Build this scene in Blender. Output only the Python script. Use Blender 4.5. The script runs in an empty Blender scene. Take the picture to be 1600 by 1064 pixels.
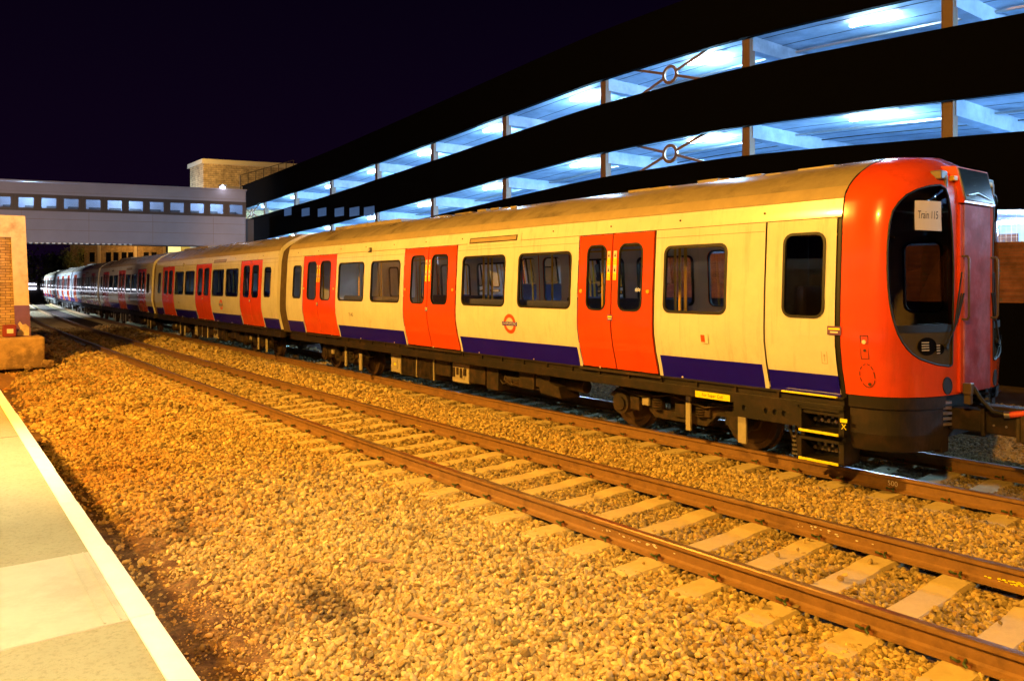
import bpy, bmesh, math, random
import numpy as np
from mathutils import Vector, Matrix
from mathutils.geometry import delaunay_2d_cdt
random.seed(7); RNG = np.random.default_rng(11)
sc = bpy.context.scene
COL = sc.collection
PI = math.pi

# ------------------------------------------------------------------ helpers
def obj(name, me, mat=None, parent=None, loc=None, rotz=0.0, smooth=False):
    o = bpy.data.objects.new(name, me); COL.objects.link(o)
    if parent is not None: o.parent = parent
    if loc is not None: o.location = loc
    o.rotation_euler = (0, 0, rotz)
    if mat is not None and me is not None:
        me.materials.clear()
        for m in (mat if isinstance(mat, (list, tuple)) else [mat]): me.materials.append(m)
    if smooth and me is not None:
        me.polygons.foreach_set('use_smooth', [True] * len(me.polygons))
    return o

def tag(o, label=None, cat=None, group=None, kind=None):
    if label: o['label'] = label
    if cat: o['category'] = cat
    if group: o['group'] = group
    if kind: o['kind'] = kind
    return o

def empty(name, loc=(0, 0, 0), rotz=0.0):
    o = bpy.data.objects.new(name, None); COL.objects.link(o)
    o.location = loc; o.rotation_euler = (0, 0, rotz); o.empty_display_size = .3
    return o

class MB:
    """collects faces, builds ONE mesh"""
    def __init__(s): s.v = []; s.f = []; s.m = []; s.s = []
    def add(s, vs, fs, mi=0, smooth=False):
        b = len(s.v); s.v += [tuple(v) for v in vs]
        for f in fs: s.f.append([b + i for i in f]); s.m.append(mi); s.s.append(smooth)
        return s
    def box(s, x0, x1, y0, y1, z0, z1, mi=0, bev=0.0, M=None):
        if bev > 0:
            b = min(bev, abs(x1-x0)/2.1, abs(y1-y0)/2.1, abs(z1-z0)/2.1)
            bm = bmesh.new(); bmesh.ops.create_cube(bm, size=1)
            for v in bm.verts:
                v.co = ((x0+x1)/2 + v.co.x*(x1-x0), (y0+y1)/2 + v.co.y*(y1-y0), (z0+z1)/2 + v.co.z*(z1-z0))
            bmesh.ops.bevel(bm, geom=bm.edges[:], offset=b, segments=2, affect='EDGES', profile=.5)
            vs = [v.co.copy() for v in bm.verts]; bm.verts.index_update()
            fs = [[v.index for v in f.verts] for f in bm.faces]; bm.free()
        else:
            vs = [Vector(p) for p in ((x0,y0,z0),(x1,y0,z0),(x1,y1,z0),(x0,y1,z0),(x0,y0,z1),(x1,y0,z1),(x1,y1,z1),(x0,y1,z1))]
            fs = [(0,3,2,1),(4,5,6,7),(0,1,5,4),(1,2,6,5),(2,3,7,6),(3,0,4,7)]
        if M is not None: vs = [M @ v for v in vs]
        return s.add(vs, fs, mi)
    def tube(s, pts, r, n=8, mi=0, caps=True):
        pts = [Vector(p) for p in pts]; rings = []
        up = None
        for i, p in enumerate(pts):
            if i == 0: d = pts[1]-pts[0]
            elif i == len(pts)-1: d = pts[-1]-pts[-2]
            else: d = (pts[i+1]-p).normalized() + (p-pts[i-1]).normalized()
            d = d.normalized()
            if up is None:
                up = Vector((0,0,1)) if abs(d.z) < .9 else Vector((1,0,0))
            a = d.cross(up)
            if a.length < 1e-5: a = d.cross(Vector((0,1,0)))
            a.normalize(); b = a.cross(d).normalized(); up = b
            rr = r[i] if isinstance(r, (list, tuple)) else r
            rings.append([p + a*math.cos(2*PI*k/n)*rr + b*math.sin(2*PI*k/n)*rr for k in range(n)])
        vs = [v for rg in rings for v in rg]; fs = []
        for i in range(len(pts)-1):
            for k in range(n):
                k2 = (k+1) % n
                fs.append((i*n+k, i*n+k2, (i+1)*n+k2, (i+1)*n+k))
        s.add(vs, fs, mi, True)
        if caps:
            s.add(rings[0], [tuple(range(n-1, -1, -1))], mi); s.add(rings[-1], [tuple(range(n))], mi)
        return s
    def cyl(s, c, axis, r, h, n=24, mi=0, r2=None):
        c = Vector(c); ax = Vector(axis).normalized()
        a = ax.cross(Vector((0,0,1)) if abs(ax.z) < .9 else Vector((1,0,0))).normalized(); b = ax.cross(a)
        r2 = r if r2 is None else r2
        t = [c + a*math.cos(2*PI*k/n)*r + b*math.sin(2*PI*k/n)*r for k in range(n)]
        u = [c + ax*h + a*math.cos(2*PI*k/n)*r2 + b*math.sin(2*PI*k/n)*r2 for k in range(n)]
        s.add(t+u, [(k, (k+1) % n, n+(k+1) % n, n+k) for k in range(n)], mi, True)
        s.add(t, [tuple(range(n-1, -1, -1))], mi); s.add(u, [tuple(range(n))], mi)
        return s
    def prism(s, poly, d0, d1, fn, mi=0):
        """poly of (a,b); fn(a,b,d)->xyz"""
        n = len(poly)
        vs = [fn(a, b, d0) for a, b in poly] + [fn(a, b, d1) for a, b in poly]
        fs = [tuple(range(n-1, -1, -1)), tuple(range(n, 2*n))] + [(k, (k+1) % n, n+(k+1) % n, n+k) for k in range(n)]
        return s.add(vs, fs, mi)
    def mesh(s, name='mesh'):
        me = bpy.data.meshes.new(name); me.from_pydata(s.v, [], s.f)
        me.polygons.foreach_set('material_index', s.m); me.polygons.foreach_set('use_smooth', s.s)
        me.update(); return me
    def build(s, name, mat, parent=None, loc=None, rotz=0.0):
        return obj(name, s.mesh(name), None, parent, loc, rotz) if mat is None else _b(s, name, mat, parent, loc, rotz)

def _b(s, name, mat, parent, loc, rotz):
    me = s.mesh(name)
    for m in (mat if isinstance(mat, (list, tuple)) else [mat]): me.materials.append(m)
    return obj(name, me, None, parent, loc, rotz)

def fixn(me):
    bm = bmesh.new(); bm.from_mesh(me); bmesh.ops.recalc_face_normals(bm, faces=bm.faces[:]); bm.to_mesh(me); bm.free()

def inside(p, poly):
    x, y = p; c = False; n = len(poly); j = n-1
    for i in range(n):
        xi, yi = poly[i]; xj, yj = poly[j]
        if (yi > y) != (yj > y) and x < (xj-xi)*(y-yi)/(yj-yi)+xi: c = not c
        j = i
    return c

def panel(outer, holes, xl, zl, fn, keep=None):
    """CDT of a 2D outline with holes, cut along lines a in xl and b in zl, mapped through fn(a,b)"""
    vs = []; es = []
    def loop(pl):
        b = len(vs); vs.extend(Vector(p) for p in pl)
        for i in range(len(pl)): es.append((b+i, b+(i+1) % len(pl)))
    loop(outer)
    for h in holes: loop(h)
    x0 = min(p[0] for p in outer); x1 = max(p[0] for p in outer); z0 = min(p[1] for p in outer); z1 = max(p[1] for p in outer)
    for x in xl:
        if x0+1e-4 < x < x1-1e-4: b = len(vs); vs.extend((Vector((x, z0)), Vector((x, z1)))); es.append((b, b+1))
    for z in zl:
        if z0+1e-4 < z < z1-1e-4: b = len(vs); vs.extend((Vector((x0, z)), Vector((x1, z)))); es.append((b, b+1))
    v, e, f, _, _, _ = delaunay_2d_cdt(vs, es, [], 0, 1e-5)
    out = []
    for t in f:
        c = sum((v[i] for i in t), Vector((0, 0)))/len(t)
        if not inside(c, outer): continue
        if any(inside(c, h) for h in holes): continue
        out.append(tuple(t))
    return [fn(p.x, p.y) for p in v], out

def rrect(x0, x1, z0, z1, r, n=5):
    pts = []
    for cx, cz, a0 in ((x1-r, z1-r, 0), (x0+r, z1-r, 90), (x0+r, z0+r, 180), (x1-r, z0+r, 270)):
        for k in range(n+1):
            a = math.radians(a0+90*k/n); pts.append((cx+r*math.cos(a), cz+r*math.sin(a)))
    return pts

def ellipse(cx, cz, rx, rz, n=24): return [(cx+rx*math.cos(2*PI*k/n), cz+rz*math.sin(2*PI*k/n)) for k in range(n)]

def text2d(s, size):
    cu = bpy.data.curves.new('t', 'FONT'); cu.body = s; cu.size = size; cu.align_x = 'CENTER'; cu.align_y = 'CENTER'
    o = bpy.data.objects.new('t', cu); COL.objects.link(o)
    dg = bpy.context.evaluated_depsgraph_get(); me = bpy.data.meshes.new_from_object(o.evaluated_get(dg))
    v = [(p.co.x, p.co.y) for p in me.vertices]; f = [tuple(p.vertices) for p in me.polygons]
    bpy.data.objects.remove(o); bpy.data.curves.remove(cu); bpy.data.meshes.remove(me)
    return v, f

# ------------------------------------------------------------------ materials
MATS = {}
def mat(name, col=(.5,.5,.5), rough=.6, metal=0.0, var=0.0, vscale=4.0, bump=0.0, bscale=30.0, coat=0.0, col2=None, c2scale=3.0, c2lo=.45, c2hi=.6, emis=None, estr=1.0, spec=.5, attr=None, detail=6, streak=0):
    m = bpy.data.materials.new(name); m.use_nodes = True; nt = m.node_tree; N = nt.nodes; L = nt.links
    b = N['Principled BSDF']; b.inputs['Roughness'].default_value = rough; b.inputs['Metallic'].default_value = metal
    b.inputs['Specular IOR Level'].default_value = spec
    if coat: b.inputs['Coat Weight'].default_value = coat; b.inputs['Coat Roughness'].default_value = .06
    tc = N.new('ShaderNodeTexCoord')
    c = (*col, 1)
    sock = None
    if col2 is not None or var > 0 or attr:
        rgb = N.new('ShaderNodeRGB'); rgb.outputs[0].default_value = c; sock = rgb.outputs[0]
    if col2 is not None:
        nz = N.new('ShaderNodeTexNoise'); nz.inputs['Scale'].default_value = c2scale; nz.inputs['Detail'].default_value = detail; nz.inputs['Roughness'].default_value = .65
        L.new(tc.outputs['Object'], nz.inputs['Vector'])
        mr = N.new('ShaderNodeMapRange'); mr.inputs[1].default_value = c2lo; mr.inputs[2].default_value = c2hi; L.new(nz.outputs[0], mr.inputs[0])
        mx = N.new('ShaderNodeMix'); mx.data_type = 'RGBA'; L.new(mr.outputs[0], mx.inputs[0]); L.new(sock, mx.inputs[6]); mx.inputs[7].default_value = (*col2, 1); sock = mx.outputs[2]
    if var > 0:
        nz = N.new('ShaderNodeTexNoise'); nz.inputs['Scale'].default_value = vscale; nz.inputs['Detail'].default_value = 8; nz.inputs['Roughness'].default_value = .7
        L.new(tc.outputs['Object'], nz.inputs['Vector'])
        mr = N.new('ShaderNodeMapRange'); mr.inputs[1].default_value = .3; mr.inputs[2].default_value = .7; mr.inputs[3].default_value = 1-var; mr.inputs[4].default_value = 1+var; L.new(nz.outputs[0], mr.inputs[0])
        mx = N.new('ShaderNodeMix'); mx.data_type = 'RGBA'; mx.blend_type = 'MULTIPLY'; mx.inputs[0].default_value = 1; L.new(sock, mx.inputs[6]); L.new(mr.outputs[0], mx.inputs[7]); sock = mx.outputs[2]
    if streak:
        mp = N.new('ShaderNodeMapping'); mp.inputs['Scale'].default_value = (9, 9, .55); L.new(tc.outputs['Object'], mp.inputs[0])
        nz = N.new('ShaderNodeTexNoise'); nz.inputs['Scale'].default_value = 1; nz.inputs['Detail'].default_value = 7; nz.inputs['Roughness'].default_value = .75; L.new(mp.outputs[0], nz.inputs['Vector'])
        mr = N.new('ShaderNodeMapRange'); mr.inputs[1].default_value = .52; mr.inputs[2].default_value = .78; mr.inputs[3].default_value = 1; mr.inputs[4].default_value = 1-streak; L.new(nz.outputs[0], mr.inputs[0])
        mx = N.new('ShaderNodeMix'); mx.data_type = 'RGBA'; mx.blend_type = 'MULTIPLY'; mx.inputs[0].default_value = 1; L.new(sock, mx.inputs[6]); L.new(mr.outputs[0], mx.inputs[7]); sock = mx.outputs[2]
    if attr:
        at = N.new('ShaderNodeAttribute'); at.attribute_name = attr
        mx = N.new('ShaderNodeMix'); mx.data_type = 'RGBA'; mx.blend_type = 'MULTIPLY'; mx.inputs[0].default_value = 1; L.new(sock, mx.inputs[6]); L.new(at.outputs['Color'], mx.inputs[7]); sock = mx.outputs[2]
    if sock is not None: L.new(sock, b.inputs['Base Color'])
    else: b.inputs['Base Color'].default_value = c
    if bump > 0:
        nz = N.new('ShaderNodeTexNoise'); nz.inputs['Scale'].default_value = bscale; nz.inputs['Detail'].default_value = 8
        L.new(tc.outputs['Object'], nz.inputs['Vector'])
        bp = N.new('ShaderNodeBump'); bp.inputs['Strength'].default_value = 1; bp.inputs['Distance'].default_value = bump; L.new(nz.outputs[0], bp.inputs['Height']); L.new(bp.outputs[0], b.inputs['Normal'])
    if emis: b.inputs['Emission Color'].default_value = (*emis, 1); b.inputs['Emission Strength'].default_value = estr
    MATS[name] = m; return m

def mat_brick(name, c1, c2, mortar, sc_=1.0, axis='XZ', rot=0.0):
    m = bpy.data.materials.new(name); m.use_nodes = True; nt = m.node_tree; N = nt.nodes; L = nt.links; b = N['Principled BSDF']
    tc = N.new('ShaderNodeTexCoord'); sx = N.new('ShaderNodeSeparateXYZ'); L.new(tc.outputs['Object'], sx.inputs[0])
    ad = N.new('ShaderNodeMath'); ad.operation = 'ADD'; L.new(sx.outputs[0], ad.inputs[0]); L.new(sx.outputs[1], ad.inputs[1])
    cb = N.new('ShaderNodeCombineXYZ'); L.new(ad.outputs[0], cb.inputs[0]); L.new(sx.outputs[2], cb.inputs[1])
    nw = N.new('ShaderNodeTexNoise'); nw.inputs['Scale'].default_value = 3.5; L.new(tc.outputs['Object'], nw.inputs['Vector'])
    vm = N.new('ShaderNodeVectorMath'); vm.operation = 'MULTIPLY_ADD'; L.new(nw.outputs['Color'], vm.inputs[0]); vm.inputs[1].default_value = (.05,.05,.05); L.new(cb.outputs[0], vm.inputs[2])
    br = N.new('ShaderNodeTexBrick'); L.new(vm.outputs[0], br.inputs[0]); br.inputs['Scale'].default_value = sc_
    br.inputs['Brick Width'].default_value = .225; br.inputs['Row Height'].default_value = .075; br.inputs['Mortar Size'].default_value = .006
    br.inputs['Color1'].default_value = (*c1, 1); br.inputs['Color2'].default_value = (*c2, 1); br.inputs['Mortar'].default_value = (*mortar, 1)
    br.inputs['Bias'].default_value = -.2
    nz = N.new('ShaderNodeTexNoise'); nz.inputs['Scale'].default_value = 2.2; nz.inputs['Detail'].default_value = 9; nz.inputs['Roughness'].default_value = .7; L.new(tc.outputs['Object'], nz.inputs['Vector'])
    mr = N.new('ShaderNodeMapRange'); mr.inputs[1].default_value = .3; mr.inputs[2].default_value = .7; mr.inputs[3].default_value = .45; mr.inputs[4].default_value = 1.35; L.new(nz.outputs[0], mr.inputs[0])
    mx = N.new('ShaderNodeMix'); mx.data_type = 'RGBA'; mx.blend_type = 'MULTIPLY'; mx.inputs[0].default_value = 1; L.new(br.outputs[0], mx.inputs[6]); L.new(mr.outputs[0], mx.inputs[7]); L.new(mx.outputs[2], b.inputs['Base Color'])
    b.inputs['Roughness'].default_value = .85
    bp = N.new('ShaderNodeBump'); bp.inputs['Distance'].default_value = .01; bp.invert = True; L.new(br.outputs[1], bp.inputs['Height']); L.new(bp.outputs[0], b.inputs['Normal'])
    return m

def mat_glass(name, tint=(.5,.5,.5), rough=.02, ior=1.5, gl=(1,1,1)):
    m = bpy.data.materials.new(name); m.use_nodes = True; nt = m.node_tree; N = nt.nodes; L = nt.links
    for n in list(N): N.remove(n)
    o = N.new('ShaderNodeOutputMaterial'); t = N.new('ShaderNodeBsdfTransparent'); t.inputs[0].default_value = (*tint, 1)
    g = N.new('ShaderNodeBsdfGlossy'); g.inputs['Roughness'].default_value = rough; g.inputs[0].default_value = (*gl, 1)
    fr = N.new('ShaderNodeFresnel'); fr.inputs[0].default_value = ior; mx = N.new('ShaderNodeMixShader')
    L.new(fr.outputs[0], mx.inputs[0]); L.new(t.outputs[0], mx.inputs[1]); L.new(g.outputs[0], mx.inputs[2]); L.new(mx.outputs[0], o.inputs[0])
    return m

M_white = mat('body_white', (.76,.76,.71), .2, var=.09, vscale=1.6, coat=.4, bump=.0006, bscale=2.0, streak=.28)
M_red = mat('body_red', (.80,.078,.012), .22, var=.10, vscale=2.2, coat=.5, bump=.0006, bscale=2.2, streak=.22)
M_blue = mat('body_blue', (.006,.004,.62), .10, var=.1, vscale=3, coat=1.0); M_blue.node_tree.nodes['Principled BSDF'].inputs['Coat IOR'].default_value = 2.1; M_blue.node_tree.nodes['Principled BSDF'].inputs['Coat Roughness'].default_value = .03
M_roof = mat('roof_paint', (.33,.28,.20), .26, var=.18, vscale=2.5, col2=(.11,.085,.06), c2scale=1.2, c2lo=.5, c2hi=.75)
M_gutter = mat('gutter_paint', (.42,.34,.22), .2, var=.12, vscale=3)
M_rub = mat('rubber', (.012,.011,.01), .5)
M_seam = mat('seam', (.05,.03,.02), .6)
M_frame = mat('underframe', (.010,.007,.006), .62, var=.35, vscale=6, col2=(.024,.013,.008), c2scale=3, bump=.002, bscale=40)
M_frame2 = mat('bogie_grime', (.019,.013,.009), .65, var=.5, vscale=9, col2=(.05,.027,.014), c2scale=5, bump=.004, bscale=30)
M_wheel = mat('wheel_steel', (.07,.042,.028), .45, metal=.4, var=.3, vscale=8)
M_cream = mat('equipment_cream', (.42,.38,.28), .5, var=.2, vscale=6)
M_yel = mat('yellow_paint', (.92,.85,.02), .45, var=.15, vscale=30)
M_pole = mat('pole_yellow', (.8,.5,.04), .3)
M_int = mat('interior_grey', (.72,.70,.68), .5)
M_seat = mat('seat_moquette', (.06,.07,.16), .9)
M_dark = mat('cab_dark', (.09,.07,.055), .6, var=.3, vscale=5)
M_olive = mat('cab_lower_glass', (.085,.07,.045), .12, var=.2, vscale=4, coat=.7)
M_black = mat('black_gloss', (.006,.006,.007), .12)
M_matblack = mat('black_matt', (.012,.012,.012), .6)
M_metal = mat('bare_metal', (.45,.43,.4), .35, metal=.9, var=.15, vscale=12)
M_handrail = mat('handrail_paint', (.12,.09,.055), .35)
M_paper = mat('paper', (.78,.72,.6), .8)
M_ink = mat('ink', (.015,.012,.012), .6)
M_wtxt = mat('white_lettering', (.8,.78,.72), .5)
M_rred = mat('roundel_red', (.75,.09,.02), .4)
M_lens = mat('lamp_lens', (.55,.52,.45), .08, spec=.8)
M_doorpink = mat('front_door_lit_red', (.42,.08,.10), .28, var=.3, vscale=5, coat=.3, col2=(.52,.19,.25), c2scale=2.2, bump=.003, bscale=4)  # lilac patches put the bluish car park light into the red
M_wire = mat('cable_red', (.5,.06,.03), .5)
G_win = mat_glass('window_glass', (.94,.93,.92), .01, 1.5)
G_cab = mat_glass('windscreen_glass', (.48,.44,.40), .01, 1.55)
G_cabside = mat_glass('cab_side_glass', (.4,.38,.36), .02, 1.5)
G_far = mat_glass('building_glass', (.75,.78,.8), .02, 1.45)

M_rail = mat('rail_rust', (.27,.15,.055), .6, metal=.05, var=.14, vscale=14, col2=(.15,.08,.035), c2scale=5, c2lo=.5, c2hi=.75, bump=.0012, bscale=60)
M_railtop = mat('rail_top', (.17,.095,.05), .3, metal=.4, var=.25, vscale=18, col2=(.26,.17,.10), c2scale=2, c2lo=.5, c2hi=.7)
M_sleeper = mat('sleeper_concrete', (.62,.51,.27), .85, var=.12, vscale=9, col2=(.50,.40,.21), c2scale=4, c2lo=.5, c2hi=.8, bump=.003, bscale=60)
M_clip = mat('rail_clip_steel', (.06,.10,.04), .45, metal=.3, var=.3, vscale=30)
M_clipr = mat('rail_clip_rust', (.22,.09,.04), .7, var=.3, vscale=30)
M_stone = mat('ballast_stone', (.50,.385,.165), .9, var=.22, vscale=22, attr='tone', bump=.003, bscale=55)
M_bed = mat('ballast_bed', (.07,.04,.02), .95, var=.5, vscale=30, col2=(.12,.075,.045), c2scale=1.5, bump=.02, bscale=24)
M_dirt = mat('soil', (.17,.095,.045), .95, var=.7, vscale=26, col2=(.08,.035,.018), c2scale=5, c2lo=.42, c2hi=.6, bump=.02, bscale=45)
M_ground = mat('far_ground', (.12,.10,.08), .95, var=.4, vscale=2)
M_plat = mat('platform_asphalt', (.31,.30,.21), .9, var=.10, vscale=2.0, col2=(.22,.21,.14), c2scale=60, c2lo=.5, c2hi=.7, bump=.003, bscale=220)
M_patch = mat('platform_patch', (.42,.42,.36), .8, var=.10, vscale=2.5, col2=(.36,.35,.29), c2scale=3, bump=.001, bscale=90)
M_coping = mat('coping_white', (.85,.83,.78), .7, var=.06, vscale=8, bump=.0015, bscale=120)
M_render = mat('pier_render', (.62,.50,.36), .85, var=.2, vscale=3, col2=(.40,.28,.18), c2scale=2.2, c2lo=.52, c2hi=.72, bump=.006, bscale=14)
M_plinth = mat('pier_plinth', (.46,.30,.15), .9, var=.3, vscale=4, col2=(.22,.14,.08), c2scale=1.7, c2lo=.46, c2hi=.6, bump=.012, bscale=12)
M_purple = mat('purple_paint', (.16,.07,.22), .6, var=.15, vscale=6)
M_brick = mat_brick('brick_orange', (.55,.36,.16), (.34,.19,.08), (.10,.06,.03))
M_brickr = mat_brick('brick_red', (.26,.10,.06), (.17,.06,.04), (.14,.10,.08))
M_bricky = mat_brick('brick_buff', (.56,.41,.21), (.45,.31,.15), (.26,.17,.09), .42)
M_fascia = mat('fascia_black', (.0022,.0022,.003), .9, spec=.04)
M_post = mat('post_brown', (.20,.125,.085), .55, var=.15, vscale=3)
M_ceil = mat('ceiling_paint', (.40,.50,.64), .7, var=.25, vscale=.9, col2=(.26,.34,.46), c2scale=.35)
M_slab = mat('parking_floor', (.2,.2,.2), .9)
M_clad = mat('bridge_cladding', (.27,.24,.28), .6, var=.10, vscale=.6)
M_bdark = mat('bridge_window_band', (.05,.035,.035), .5)
M_cream2 = mat('coping_cream', (.66,.56,.38), .7)
M_lamp = mat('tube_lamp', (1,1,1), .5, emis=(.72,.88,1.0), estr=40)
M_lampw = mat('bulkhead_lamp', (1,1,1), .5, emis=(.9,.9,1.0), estr=14)
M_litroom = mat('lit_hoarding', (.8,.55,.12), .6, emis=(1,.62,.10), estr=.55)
M_litglass = mat('lit_window', (.8,.7,.4), .6, emis=(1,.80,.28), estr=1.3)
M_sign = mat('sign_board', (.75,.45,.12), .6, emis=(1,.45,.06), estr=.35)
M_leaf = mat('leaves', (.16,.17,.04), .7, var=.5, vscale=3)
M_bark = mat('bark', (.08,.05,.03), .9)
M_wood = mat('old_wood', (.40,.25,.12), .85, var=.3, vscale=12)
M_rbox = mat('red_plastic', (.26,.035,.03), .4)

# ------------------------------------------------------------------ camera
FPX, HY, CAMZ = 1214.766, 445.358, 2.11042
cd = bpy.data.cameras.new('camera'); cam = bpy.data.objects.new('camera', cd); COL.objects.link(cam); sc.camera = cam
cam.location = (0, 0, CAMZ); cam.rotation_euler = (PI/2, 0, 0)
cd.sensor_width = 36; cd.lens = FPX/1600*36; cd.shift_y = -(532-HY)/1600; cd.clip_start = .05; cd.clip_end = 2000

# ------------------------------------------------------------------ track alignment
DS = .1
_s = np.arange(-200, 1700)*DS
_q = np.clip(_s, 0, 56)/50
_th = .72634+50*(-.00961*_q+.04021*_q**2/2-.05537*_q**3/3+.02321*_q**4/4) - np.maximum(_s-56, 0)*.0006
_X = np.cumsum(-np.sin(_th)*DS); _Y = np.cumsum(np.cos(_th)*DS); _X += 4.99913-_X[200]; _Y += 2-_Y[200]
def T(s, l=0.0, z=0.0):
    x = np.interp(s, _s, _X); y = np.interp(s, _s, _Y); t = np.interp(s, _s, _th)
    return Vector((x+l*math.cos(t), y+l*math.sin(t), z))
def TH(s): return float(np.interp(s, _s, _th))
def Tn(s, l):
    x = np.interp(s, _s, _X); y = np.interp(s, _s, _Y); t = np.interp(s, _s, _th)
    return x+l*np.cos(t), y+l*np.sin(t), t
C1, C2 = .7875, 4.44          # lateral position of the two track centres

def wavy(x, y):
    return (np.sin(x*1.7+y*.9)+np.sin(x*.8-y*2.1+1.3)+np.sin(x*3.1+y*2.7+.4)*.5+np.sin(-x*5.3+y*4.1)*.3)/2.8
_gl = np.array([-12,-4.6,-3.9,-3.2,-2.6,-1.6,-.9,-.4,2.0,2.4,3.0,3.3,5.6,6.2,9,12,17,40])
_gz = np.array([-.46,-.46,-.46,-.42,-.345,-.255,-.212,-.208,-.225,-.20,-.165,-.22,-.235,-.215,-.24,-.3,-.4,-.5])
def gz(l, x, y): return np.interp(l, _gl, _gz)+wavy(x*.9, y*.9)*.028*np.where((l > -.5) & (l < 2.1) | (l > 3.2) & (l < 5.7), .2, 1.0)

# ground sheet + bed
gm = MB(); g = 700
gm.add([(-g,-60,-.62),(g,-60,-.62),(g,g,-.62),(-g,g,-.62)], [(0,1,2,3)])
tag(gm.build('ground', M_ground), kind='structure')
def sheet(name, ls, s0, s1, ds, m, zoff=0.0):
    ss = np.arange(s0, s1+1e-6, ds); nl = len(ls)
    S, Lg = np.meshgrid(ss, ls, indexing='ij')
    x, y, _ = Tn(S.ravel(), Lg.ravel()); z = gz(Lg.ravel(), x, y)+zoff
    vs = list(zip(x.tolist(), y.tolist(), z.tolist())); ns = len(ss)
    fs = [(i*nl+j, i*nl+j+1, (i+1)*nl+j+1, (i+1)*nl+j) for i in range(ns-1) for j in range(nl-1)]
    me = bpy.data.meshes.new(name); me.from_pydata(vs, [], fs); me.update(); me.polygons.foreach_set('use_smooth', [True]*len(fs))
    me.materials.append(m); o = obj(name, me); tag(o, kind='structure'); return o
sv = sheet('soil_verge', np.concatenate([np.arange(-12, -5, 1.0), np.arange(-5, -2.5, .05)]), -5, 60, .07, M_dirt)
from mathutils import noise as _ns
for v in sv.data.vertices:
    if v.co.y < 16: p = v.co; v.co.z += .03*_ns.noise(p*3.1)+.022*_ns.noise(p*8)+.013*_ns.noise(p*19)
del v, p
sheet('trackbed', np.concatenate([np.arange(-2.6, 7, .15), np.arange(7, 22, .8)]), -10, 120, .3, M_bed)

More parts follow.
